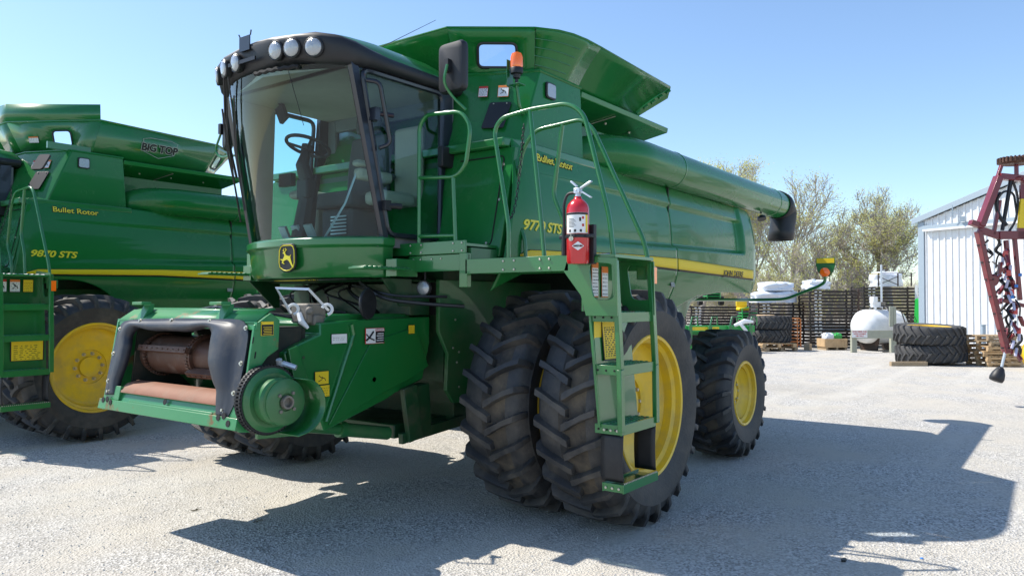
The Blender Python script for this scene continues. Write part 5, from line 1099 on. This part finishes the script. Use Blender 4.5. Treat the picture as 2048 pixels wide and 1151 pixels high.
m = MB(); m.tube(fillet([(-.12, -.25, 1.65), (-.16, -.65, 1.5), (-.08, -.78, .9), (-.02, -.85, .3), (-.15, -.95, .03), (-.55, -1.0, .02)], .2), .018, 6); m.tube(fillet([(-.02, -.25, 1.65), (.05, -.70, 1.3), (-.10, -.78, .9), (.1, -.85, .35), (-.1, -.98, .03), (-.45, -1.05, .02)], .2), .018, 6); m.tube([(-.07, -.8, .85), (.08, -.82, .50)], .035, 6); m.tube([(-.55, -1.0, .02), (-.8, -1.02, .02)], .03, 6); m.build('fuel_hose', 'hose', ft)
m = MB(); m.tube(fillet([(.55, -.70, 1.0), (.6, -.75, 1.2), (.85, -.75, 1.3), (1.05, -.7, 1.05), (.55, -.72, 1.02)], .1), .012, 5); m.tube([(.35, -.66, 1.5), (.62, -.7, .75)], .02, 5); m.obox((.78, -.70, 1.2), (.04, .02, .16)); m.build('gauge_wire', 'rack', ft)
fr = thing('timber_rail', 'weathered timber rail with a small sign in front of the fuel tank', 'timber rail', at(1750, 26.9), RZ)
m = MB(); m.box(-.85, .82, -.03, .03, .50, .78); m.build('rail_board', 'woodgrey', fr, bevel=.006)
for x_ in (-.72, .66): m = MB(); m.box(x_ - .09, x_ + .09, .032, .18, 0, .60 if x_ < 0 else .7); m.build('post', 'woodgrey', fr, bevel=.006)
m = MB(); m.box(.74, .84, .19, .25, 0, 1.60); m.box(.60, .72, .19, .24, .9, 1.62); m.build('tall_post', 'woodgrey', fr, bevel=.006)
m = MB(); m.box(-.84, -.30, -.045, -.035, .53, .77); sg = m.build('sign', 'white', fr)
ux = Vector((1, 0, 0)); 
for k, t_ in enumerate(('DYED DIESEL FUEL', 'NON-TAXABLE', 'USE ONLY')): text(t_, .062, (-.57, -.048, .715 - k * .075), ux, UZ, 'sign_lettering', 'decalr', sg, .001, align='CENTER', bold=.002)
# crate
cr = thing('wooden_crate', 'pale wooden crate full of white and green packaging before the rack stack', 'crate', at(1663, 28.6), RZ + .1)
m = MB()
for i in range(8): m.box(-.42 + i * .105, -.42 + i * .105 + .098, -.32, -.30, .12, .42); m.box(-.42 + i * .105, -.42 + i * .105 + .098, .30, .32, .12, .42)
m.box(-.43, .43, -.335, -.32, .36, .42); m.box(-.43, .43, -.335, -.32, .10, .16); m.box(-.44, -.42, -.3, .3, .12, .42); m.box(.42, .44, -.3, .3, .12, .42); m.box(-.42, .42, -.3, .3, .10, .13); m.build('crate_box', 'woodnew', cr, smooth=0)
for x_ in (-.40, 0, .34): m = MB(); m.box(x_, x_ + .07, -.33, .33, 0, .098); m.build('runner', 'wood', cr)
for s_, mt_, px_, lb in ((11, 'tarp', 1655, 'crumpled white plastic lying in the wooden crate'), (12, 'brightgreen', 1670, 'green bundle lying in the wooden crate')):
    b = bundle(px_, 28.6, .30, .42, .4, .30, lb, s_, 'plastic_bag', .3); b.data.materials[0] = M[mt_]; b['category'] = 'bag'
m = MB(); m.box(-.16, .16, -.1, .1, 0, .24); o = m.build('wood_block', 'wood', loc=at(1615, 28.2)); tag(o, 'brown wood block standing at the foot of the rack stack', 'wood block')
# orange gate rails
o = thing('steel_gate', 'rusty orange tube gate leaning by the left rack stack', 'gate', at(1588, 29.2), RZ)
for k, dx in enumerate((0, .16)):
    m = MB(); m.tube(fillet([(-.42 + dx, k * .08, .05), (-.42 + dx, k * .08, 1.15), (.12 + dx, k * .08, 1.15), (.12 + dx, k * .08, .05)], .08), .022, 6)
    for j in range(8): m.box(-.42 + dx, .12 + dx, k * .08 - .01, k * .08 + .01, .12 + j * .13, .15 + j * .13)
    m.build('gate_frame', 'orange', o)
# green machine and white sack at the shed corner
o = thing('farm_machine', 'bright green machine seen between the white post and the shed', 'farm machine', at(1853, 29.0), RZ)
m = MB(); m.prism([(-.35, -.3, .9), (-.30, -.3, 1.9), (.1, -.3, 2.0), (.35, -.3, 1.5), (.35, -.3, .9)], (0, .6, 0)); m.build('hood', 'brightgreen', o, bevel=.04)
m = MB(); m.lathe([(.1, 0), (.3, 0), (.35, .06), (.3, .12), (.1, .12)], (0, -.45, .95), n=20); m.build('wheel', 'decaly', o)
m = MB(); m.box(-.3, .3, -.3, .3, 0, .9); m.build('chassis', 'blackm', o)
b = bundle(1843, 31, 0, .9, .6, .85, 'white sack on the ground beside the shed corner', 21, 'white_sack', .4); b['category'] = 'sack'
# ------------------------------------------------------------------ machinery seen past the rear wheel
o = thing('seed_planter', 'green planter toolbar parked past the rear wheel', 'planter', at(1445, 27), RZ)
m = MB(); m.box(-1.6, 1.1, -.1, .1, .72, .95); m.box(-1.6, .9, .5, .6, .6, .75); m.build('toolbar', 'brightgreen', o, bevel=.01)
text('PLANTER', .001, (0, 0, -1), ux, UZ, 'tmp', 'ystripe', o) if False else None
m = MB(); m.box(-1.1, -.15, -.106, -.102, .78, .90); m.build('yellow_band', 'decaly', o)
for k in range(4):
    m = MB(); x_ = -1.2 + k * .7; m.box(x_ - .06, x_ + .06, -.3, -.11, .35, .95); m.lathe([(.02, 0), (.18, .01), (.18, .03), (.02, .04)], (x_, -.3, .18), axis='x', n=20); m.tube([(x_, -.2, .9), (x_ + .1, -.1, 1.25), (x_ + .3, 0, 1.25), (x_ + .32, 0, .95)], .03, 6); m.build('row_unit', 'green', o, bevel=.01)
m = MB(); m.tube([(.35, -.2, .95), (.7, -.25, 1.10), (1.0, -.25, 1.08)], [.05, .09, .04], 8); m.tube([(.55, -.3, 1.0), (.75, -.3, .75)], .06, 8); m.build('white_hopper', 'white', o)
m = MB(); m.box(-1.6, 1.2, .2, .4, 0, .6); m.build('undercarriage', 'blackm', o)
lm = thing('lawn_mower', 'green riding mower with yellow seat standing on the far racks', 'lawn mower', at(1492, 33.6, .75), RZ)
m = MB(); m.prism([(-.38, -.35, .25), (-.32, -.35, .62), (.32, -.35, .62), (.38, -.35, .25)], (0, .7, 0)); m.build('hood', 'blackm', lm, bevel=.05)
m = MB()
for z_, w_ in ((.30, .40), (.42, .42), (.54, .38)): m.tube(fillet([(-w_, -.2, z_), (-w_ * .8, -.5, z_), (w_ * .8, -.5, z_), (w_, -.2, z_)], .1), .025, 6)
m.tube([(-.3, -.5, .28), (-.32, -.48, .75), (0, -.42, .80), (.32, -.48, .75), (.3, -.5, .28)], .025, 6); m.build('front_guard', 'brightgreen', lm)
m = MB(); m.box(-.25, .25, .2, .7, .65, .80); m.box(-.25, .25, .62, .74, .80, 1.15); m.build('mower_seat', 'decaly', lm, bevel=.05)
for x_ in (-.5, .5): m = MB(); m.lathe([(.05, -.1), (.22, -.1), (.24, 0), (.22, .1), (.05, .1)], (x_, .1, .22), axis='x', n=20); m.build('wheel', 'blackm', lm)
m = MB(); m.box(-.05, .05, -.05, .05, -.75, 0); m.box(-.9, .9, -.5, .7, -.06, -.0); m.box(-.9, -.85, -.5, -.45, -.75, -.06); m.box(.85, .9, -.5, -.45, -.75, -.06); o = m.build('display_stand', 'rack', loc=at(1492, 33.6, .75)); o.rotation_euler.z = RZ; tag(o, 'dark steel stand beneath the riding mower', 'stand')
lm2 = dup(lm, at(1422, 36.4, 1.63), None, 'riding mower half hidden behind the harvester rear, only its yellow seat showing')
# ------------------------------------------------------------------ red folded implement at the right edge
def rp(px, py, D=13.0): q = at(px, D, zat(py, D)); return q - RB
RB = at(2035, 13.0)
rd_ = thing('folded_cultivator', 'dark red folded implement wing standing upright at the right edge', 'cultivator', RB)
bk = DH * .35
m = MB()
m.bar(rp(2000, 352), rp(1962, 452), .10, .16, DH); m.bar(rp(2000, 352), rp(2060, 358), .10, .14, DH); m.bar(rp(2006, 330), rp(1978, 410), .05, .06, DH); m.bar(rp(1942, 444), rp(1966, 452), .09, .12, DH)
m.bar(rp(1958, 458), rp(2000, 472), .12, .06, DH); m.bar(rp(1998, 470), rp(2070, 470), .14, .10, DH); m.bar(rp(2002, 400), rp(1988, 470), .05, .06, DH); m.bar(rp(2060, 358), rp(2075, 480), .1, .3, DH)
m.build('wing_frame', 'darkred', rd_, bevel=.008)
m = MB(); m.bar(rp(1958, 462), rp(1978, 560), .08, .13, DH); m.bar(rp(1978, 560), rp(2012, 705), .08, .12, DH); m.mi(1)
for k in range(7): a = rp(1964, 490).lerp(rp(2010, 695), k / 6); m.obox(a, (.05, .07, .012))
m.build('boom_arm', ['darkred', 'hose'], rd_, bevel=.008)
m = MB(); m.prism([rp(2040, 398) - DH * .06, rp(2075, 398) - DH * .06, rp(2075, 456) - DH * .06, rp(2034, 456) - DH * .06], DH * .04); m.build('warning_panel', 'decaly', rd_)
m = MB(); m.prism([rp(2040, 370) - DH * .05, rp(2090, 370) - DH * .05, rp(2090, 398) - DH * .05, rp(2040, 398) - DH * .05], DH * .04); m.prism([rp(2034, 456) - DH * .05, rp(2090, 456) - DH * .05, rp(2090, 478) - DH * .05, rp(2034, 478) - DH * .05], DH * .04); m.build('side_plate', 'darkred', rd_)
m = MB(); c = rp(2036, 322)
m.lathe([(.10, -.04), (.22, -.05), (.27, -.02), (.27, .03), (.22, .06), (.10, .05)], c, axis=(0, 0, 1), n=36)
for k in range(28): a = 2 * math.pi * k / 28; m.obox(c + Vector((.255 * math.cos(a), .255 * math.sin(a), .02)), (.03, .012, .045), Matrix.Rotation(a, 3, 'Z'))
m.build('gauge_wheel', 'rust', rd_)
m = MB(); m.tube([c - Vector((0, 0, .05)), c - Vector((0, 0, .30))], .035, 8); m.lathe([(.09, 0), (.10, .04), (.05, .08)], c - Vector((0, 0, .33)), axis='z', n=14); m.build('wheel_spindle', 'darkred', rd_)
m = MB(); m.tube([rp(2026, 352), rp(2006, 460)], [.035, .03], 8); m.tube(fillet([rp(2028, 360), rp(2040, 395), rp(2034, 440), rp(2020, 462)], .2), .02, 6); m.tube(fillet([rp(2004, 385), rp(1994, 400), rp(1998, 430), rp(2015, 450)], .1), .035, 7); m.tube(fillet([rp(2000, 392), rp(2012, 380), rp(2030, 385), rp(2036, 430)], .15), .018, 6)
rr = random.Random(9)
for k in range(26):
    y_ = 470 + k * 8.6; x_ = 1990 + k * 1.6 + rr.uniform(-8, 14); q = rp(x_, y_) + DH * rr.uniform(-.1, .25); m.tube(fillet([q, q + Vector((rr.uniform(-.12, .12), rr.uniform(-.12, .12), -.10)), q + Vector((rr.uniform(-.15, .15), rr.uniform(-.15, .15), -.26))], .08, 3), rr.choice((.014, .02, .026)), 6)
m.build('hydraulic_hose', 'hose', rd_)
m = MB()
for k in range(18): y_ = 500 + k * 12; x_ = 1997 + k * 2.0 + rr.uniform(-5, 12); q = rp(x_, y_) + DH * rr.uniform(-.15, .15); e = q + Vector((rr.uniform(-.1, .1), rr.uniform(-.1, .1), -rr.uniform(.08, .2))); m.bar(q, e, .045, .07, DH)
m.bar(rp(2004, 600), rp(2075, 618), .06, .08, DH); m.bar(rp(2013, 480), rp(2020, 560), .06, .06, DH); m.bar(rp(2030, 470), rp(2040, 600), .06, .06, DH); m.lathe([(.08, -.04), (.11, 0), (.08, .04)], rp(1986, 560), axis=DH, n=16)
m.build('shank_bracket', 'darkred', rd_, bevel=.006)
m = MB()
for k in range(13): y_ = 515 + k * 15; x_ = 2002 + k * 1.9 + rr.uniform(-4, 12); q = rp(x_, y_) - DH * .10; m.tube([q, q + Vector((rr.uniform(-.05, .05), rr.uniform(-.05, .05), -.13))], .022, 6)
m.build('clamp', 'lav', rd_)
m = MB()
for k in range(5): q = rp(2003 + k * 6, 508 + k * 38) - DH * .12; m.obox(q, (.035, .035, .05))
m.build('red_cover', 'red', rd_, bevel=.01)
m = MB()
for k in range(3): q = rp(2026 - k * 8 + 4, 550 + k * 22) - DH * .14; m.obox(q, (.025, .025, .025))
m.build('blue_cap', 'bluep', rd_, bevel=.006)
m = MB(); m.tube([rp(2010, 700), rp(2001, 735)], .022, 8); m.build('rod', 'zinc', rd_)
m = MB(); ax_ = (rp(1990, 758) - rp(2001, 732)).normalized(); m.lathe([(.03, 0), (.06, .03), (.10, .12), (.115, .20), (.105, .25), (.09, .26), (.0005, .25)], rp(2001, 733), axis=ax_, n=24); m.build('rubber_cup', 'black', rd_, smooth=60)
m = MB(); m.bar(rp(2100, 360) , RB * 0 + (at(2100, 13.0, 0) - RB), .15, .18, DH); m.bar(rp(2070, 470), rp(2102, 470), .1, .1, DH); m.bar(rp(2060, 362), rp(2102, 362), .1, .1, DH); m.box(*[0] * 6) if False else None; m.bar(rp(2070, 618), rp(2102, 622), .07, .07, DH); m.build('mast', 'darkred', rd_, bevel=.01)
# ------------------------------------------------------------------ fire extinguisher on the hand rail
ex = thing('fire_extinguisher', 'red fire extinguisher with black hose strapped upright to the hand rail', 'fire extinguisher', (1.06, 2.615, 2.015))
m = MB(); m.lathe([(.001, .012), (.070, .0), (.078, .015), (.078, .375), (.070, .405), (.045, .435), (.028, .445), (.025, .46)], n=40, axis='z'); m.build('cylinder', 'red', ex, smooth=50)
def onc(m_, a0, a1, z0, z1, r_=.079, n=14): m_.grid(lambda u, v: (r_ * math.cos(a0 + (a1 - a0) * u), r_ * math.sin(a0 + (a1 - a0) * u), z0 + (z1 - z0) * v), n, 1)
vd = math.atan2(5.35 - 2.6, 5.53 - 1.06)     # the label faces the yard
m = MB(); onc(m, vd - 1.25, vd + 1.0, .205, .345); lb_ = m.build('instruction_label', 'decalw', ex, smooth=60)
m = MB(); onc(m, vd - 1.25, vd + 1.0, .330, .344, .0796); 
for k in range(7): onc(m, vd - .9, vd - .35 + .1 * (k % 3), .300 - k * .009, .303 - k * .009, .0796, 6)
for k in range(3): onc(m, vd - .85 + k * .5, vd - .65 + k * .5, .212, .230, .0796, 4)
onc(m, vd + .1, vd + .28, .285, .310, .0796, 3); m.build('label_print', 'ink', lb_, smooth=60)
m = MB(); onc(m, vd + .35, vd + .55, .300, .318, .0797, 3); onc(m, vd + .35, vd + .55, .250, .268, .0797, 3); m.build('red_mark', 'decalr', lb_, smooth=60)
m = MB(); onc(m, vd + .7, vd + .95, .21, .33, .0797, 4); m.build('yellow_strip', 'decaly', lb_, smooth=60)
m = MB()
cz = .118
for i, (a, h_) in enumerate(((-.55, 0), (-.28, .022), (0, .030), (.28, .022), (.55, 0))): pass
V = [(.0795 * math.cos(vd + a * .9), .0795 * math.sin(vd + a * .9), cz + h_) for a, h_ in ((-.60, 0), (-.3, .016), (0, .030), (.3, .016), (.60, 0), (.3, -.016), (0, -.030), (-.3, -.016))]
m.add(V + [(.0800 * math.cos(vd), .0800 * math.sin(vd), cz)], [(i, (i + 1) % 8, 8) for i in range(8)]); m.build('white_diamond', 'decalw', ex)
text('AMEREX', .0175, (.0825 * math.cos(vd), .0825 * math.sin(vd), cz - .006), (-math.sin(vd), math.cos(vd), 0), UZ, 'maker_lettering', 'ink', ex, .0008, align='CENTER', bold=.0004)
m = MB(); m.tube([(0, 0, .445), (0, 0, .495)], [.022, .018], 12); m.obox((0, 0, .50), (.022, .022, .018)); m.tube([(0, .02, .515), (.0, .10, .555)], .010, 6); m.obox((0, .065, .535), (.011, .05, .005), Matrix.Rotation(.45, 3, 'X')); m.obox((0, .06, .475), (.011, .055, .005), Matrix.Rotation(-.55, 3, 'X')); m.obox((0, -.03, .55), (.011, .032, .006), Matrix.Rotation(-.7, 3, 'X')); m.tube([(.03, .0, .50), (-.03, 0, .50)], .006, 6); m.build('valve_handle', 'zinc', ex, bevel=.002)
m = MB(); m.tube(fillet([(0, -.02, .49), (0, -.085, .49), (.01, -.108, .42), (.01, -.105, .24)], .05), .0105, 8); m.build('hose', 'black', ex)
m = MB(); m.tube([(.01, -.105, .25), (.01, -.105, .17), (.01, -.105, .06)], [.013, .017, .020], 10); m.build('nozzle', 'black', ex)
m = MB(); m.lathe([(.080, .175), (.083, .175), (.083, .200), (.080, .200)], axis='z', n=32); m.lathe([(.080, .225), (.082, .225), (.082, .235), (.080, .235)], axis='z', n=32) if False else None
m.box(-.09, -.05, .05, .095, .0, .27); m.obox((-.0, -.10, .187), (.02, .04, .012)); m.obox((0, .095, .187), (.03, .025, .012)); m.box(.075, .09, -.03, .03, .178, .20); m.build('strap_bracket', 'black', ex, bevel=.003)
m = MB(); m.lathe([(.018, 0), (.018, .004)], (.086, 0, .168), axis='x', n=12); m.tube([(.088, 0, .2), (.09, 0, .15)], .004, 5); m.build('buckle', 'bolt', ex)
# ------------------------------------------------------------------ trees
from mathutils import noise as NZ
def tree_meshes(seed, h_, spread, depth, leaves, trunk_r, leafsize=.09, droop=0.0, first=.25, twig=.010):
    rr = random.Random(seed); wood = MB(); lf = MB()
    def leafclump(p, n):
        for _ in range(n):
            q = p + Vector((rr.gauss(0, .22), rr.gauss(0, .26), rr.gauss(0, .2))); s_ = leafsize * rr.uniform(.6, 1.3)
            a = Vector((rr.uniform(-1, 1), rr.uniform(-1, 1), rr.uniform(-1, 1))).normalized(); b = a.orthogonal().normalized()
            lf.add([q - a * s_, q + b * s_ * .6, q + a * s_, q - b * s_ * .6], [(0, 1, 2, 3)])
    def br(p, d_, L_, r_, dep):
        k = 4 if dep < 2 else 3; pts = [p]; rad = [r_]; dd = d_.copy()
        for i in range(k):
            dd = (dd + Vector((rr.gauss(0, .16), rr.gauss(0, .16), rr.gauss(0, .10) + (.10 if dep > 0 else .06) - droop * dep)) ).normalized(); pts.append(pts[-1] + dd * L_ / k); rad.append(max(twig * .7, r_ * (1 - .55 * (i + 1) / k)))
        wood.tube(pts, rad, 7 if dep == 0 else 5 if dep < 3 else 3)
        if dep >= depth:
            if leaves and rr.random() < leaves[1]: leafclump(pts[-1], leaves[0])
            return
        nb = rr.choice((2, 3)) if dep > 1 else 3
        if dep == 0: nb += 3
        for j in range(nb):
            t = first + (1 - first) * (j + rr.uniform(.2, .9)) / nb if dep == 0 else rr.uniform(.3, 1.0)
            t = min(t, .98); i = min(int(t * k), k - 1); q = pts[i].lerp(pts[i + 1], t * k - i)
            az = rr.uniform(0, 6.28) if dep else (j * 2.4 + rr.uniform(-.4, .4)); ax_ = dd.orthogonal().normalized(); ax_ = Matrix.Rotation(az, 3, dd) @ ax_
            nd = (dd * rr.uniform(.55, .95) + ax_ * spread * rr.uniform(.7, 1.2)).normalized()
            br(q, nd, L_ * rr.uniform(.58, .80) * (1.0 if dep else .85), max(twig, rad[i] * rr.uniform(.45, .62)), dep + 1)
        br(pts[-1], dd, L_ * .62, rad[-1], dep + 1)
    br(Vector((0, 0, -.1)), Vector((0, 0, 1)), h_ * .42, trunk_r, 0)
    return wood, lf
def tree(px, D, seed, h_, spread, depth, leaves, tr, label, cat='tree', group=None, lm='leaf', bark='bark', **kw):
    wood, lf = tree_meshes(seed, h_, spread, depth, leaves, tr, **kw)
    zmax = max(v[2] for v in wood.v); sc = h_ / zmax
    t = thing('tree', label, cat, at(px, D), random.Random(seed).uniform(0, 6), group); t.scale = (sc, sc, sc)
    wood.build('trunk', bark, t, smooth=60)
    if lf.v: lf.build('crown', lm, t, smooth=0)
    return t
def H(py, D): return zat(py, D)
tree(1782, 58, 11, H(366, 58), .75, 6, (8, .75), .42, 'tall spreading tree with bare and yellow green branches left of the shed', twig=.022, leafsize=.055)
tree(1520, 52, 23, H(322, 52), .60, 6, (9, .85), .30, 'tall leafing tree rising behind the auger spout', twig=.018, leafsize=.055, lm='leaf')
tree(1578, 56, 31, H(350, 56), .55, 5, (7, .7), .24, 'tall leafing tree just right of the auger spout', twig=.02, leafsize=.055, lm='leaf2')
tree(1625, 62, 41, H(462, 62), .36, 4, (9, .75), .20, 'slim pale green tree above the white bundles', twig=.02, leafsize=.055)
tree(1660, 60, 43, H(458, 60), .35, 4, None, .16, 'slim bare tree with broken top between the bundles and big tree', twig=.02)
tree(1706, 56, 47, H(510, 56), .9, 5, (3, .3), .24, 'low wide bare tree left of the big tree', twig=.02)
tree(1545, 48, 53, H(480, 48), .7, 5, (6, .5), .22, 'lower leafing tree beneath the auger spout', twig=.018, leafsize=.055, lm='leaf2')
tree(1485, 60, 61, H(330, 60), .6, 5, (4, .5), .25, 'leafing tree peeping over the auger behind the harvester', twig=.02, leafsize=.055)
tree(1400, 62, 67, H(318, 62), .6, 5, (2, .3), .25, 'bare tree top showing above the auger tube', twig=.02)
tree(590, 62, 71, H(345, 62), .8, 5, (2, .3), .25, 'bare tree seen through the cab glass of the near harvester', twig=.02)
# a belt of bare brush behind the yard: five kinds, copied
kinds = []
for k in range(5):
    wood, lf = tree_meshes(200 + k, 6.5, .7, 5, (2, .35) if k % 2 else (4, .5), .13, twig=.022, leafsize=.055, first=.1)
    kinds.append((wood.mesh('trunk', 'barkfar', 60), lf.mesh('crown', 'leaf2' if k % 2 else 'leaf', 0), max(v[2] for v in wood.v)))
rr = random.Random(77); n_ = 0
for i in range(54):
    if i < 36: px = 1380 + (i % 18) * 27 + rr.uniform(-11, 11); D = 66 + (i // 18) * 9 + rr.uniform(-3, 3)
    else: px = -1500 + (i - 36) * 155 + rr.uniform(-30, 30); D = 80 + rr.uniform(-4, 8)
    h_ = H(rr.uniform(540, 588), D) if i < 36 else H(rr.uniform(470, 520), D)
    w_, l_, zm = kinds[i % 5]; t = thing('brush_tree', 'bare grey tree in the brush belt beyond the yard', 'tree', at(px, D), rr.uniform(0, 6), 'bare trees along the far edge of the yard'); s_ = h_ / zm; t.scale = (s_ * 1.15, s_ * 1.15, s_)
    a = bpy.data.objects.new('trunk', w_); COL.objects.link(a); a.parent = t; b = bpy.data.objects.new('crown', l_); COL.objects.link(b); b.parent = t
m = MB(); rr = random.Random(5)
for k in range(9000):
    px = rr.uniform(1360, 1860); D = rr.uniform(70, 84); z_ = 3.2 * rr.random() ** 1.4; q = at(px, D, z_); a = Vector((rr.gauss(0, .35), rr.gauss(0, .35), 1)).normalized(); L_ = rr.uniform(.4, 1.3); m.tube([q, q + a * L_], [.018, .008], 3)
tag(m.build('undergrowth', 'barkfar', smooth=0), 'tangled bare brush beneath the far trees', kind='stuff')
m = MB()
for (x0, x1, D) in ((1300, 1900, 95), (-1800, 1350, 120)):
    P_ = []
    n = 60
    m.grid(lambda u, v: at(x0 + (x1 - x0) * u, D, v * (3.6 + 1.2 * NZ.noise(Vector((u * 22, D, 0))))), n, 2)
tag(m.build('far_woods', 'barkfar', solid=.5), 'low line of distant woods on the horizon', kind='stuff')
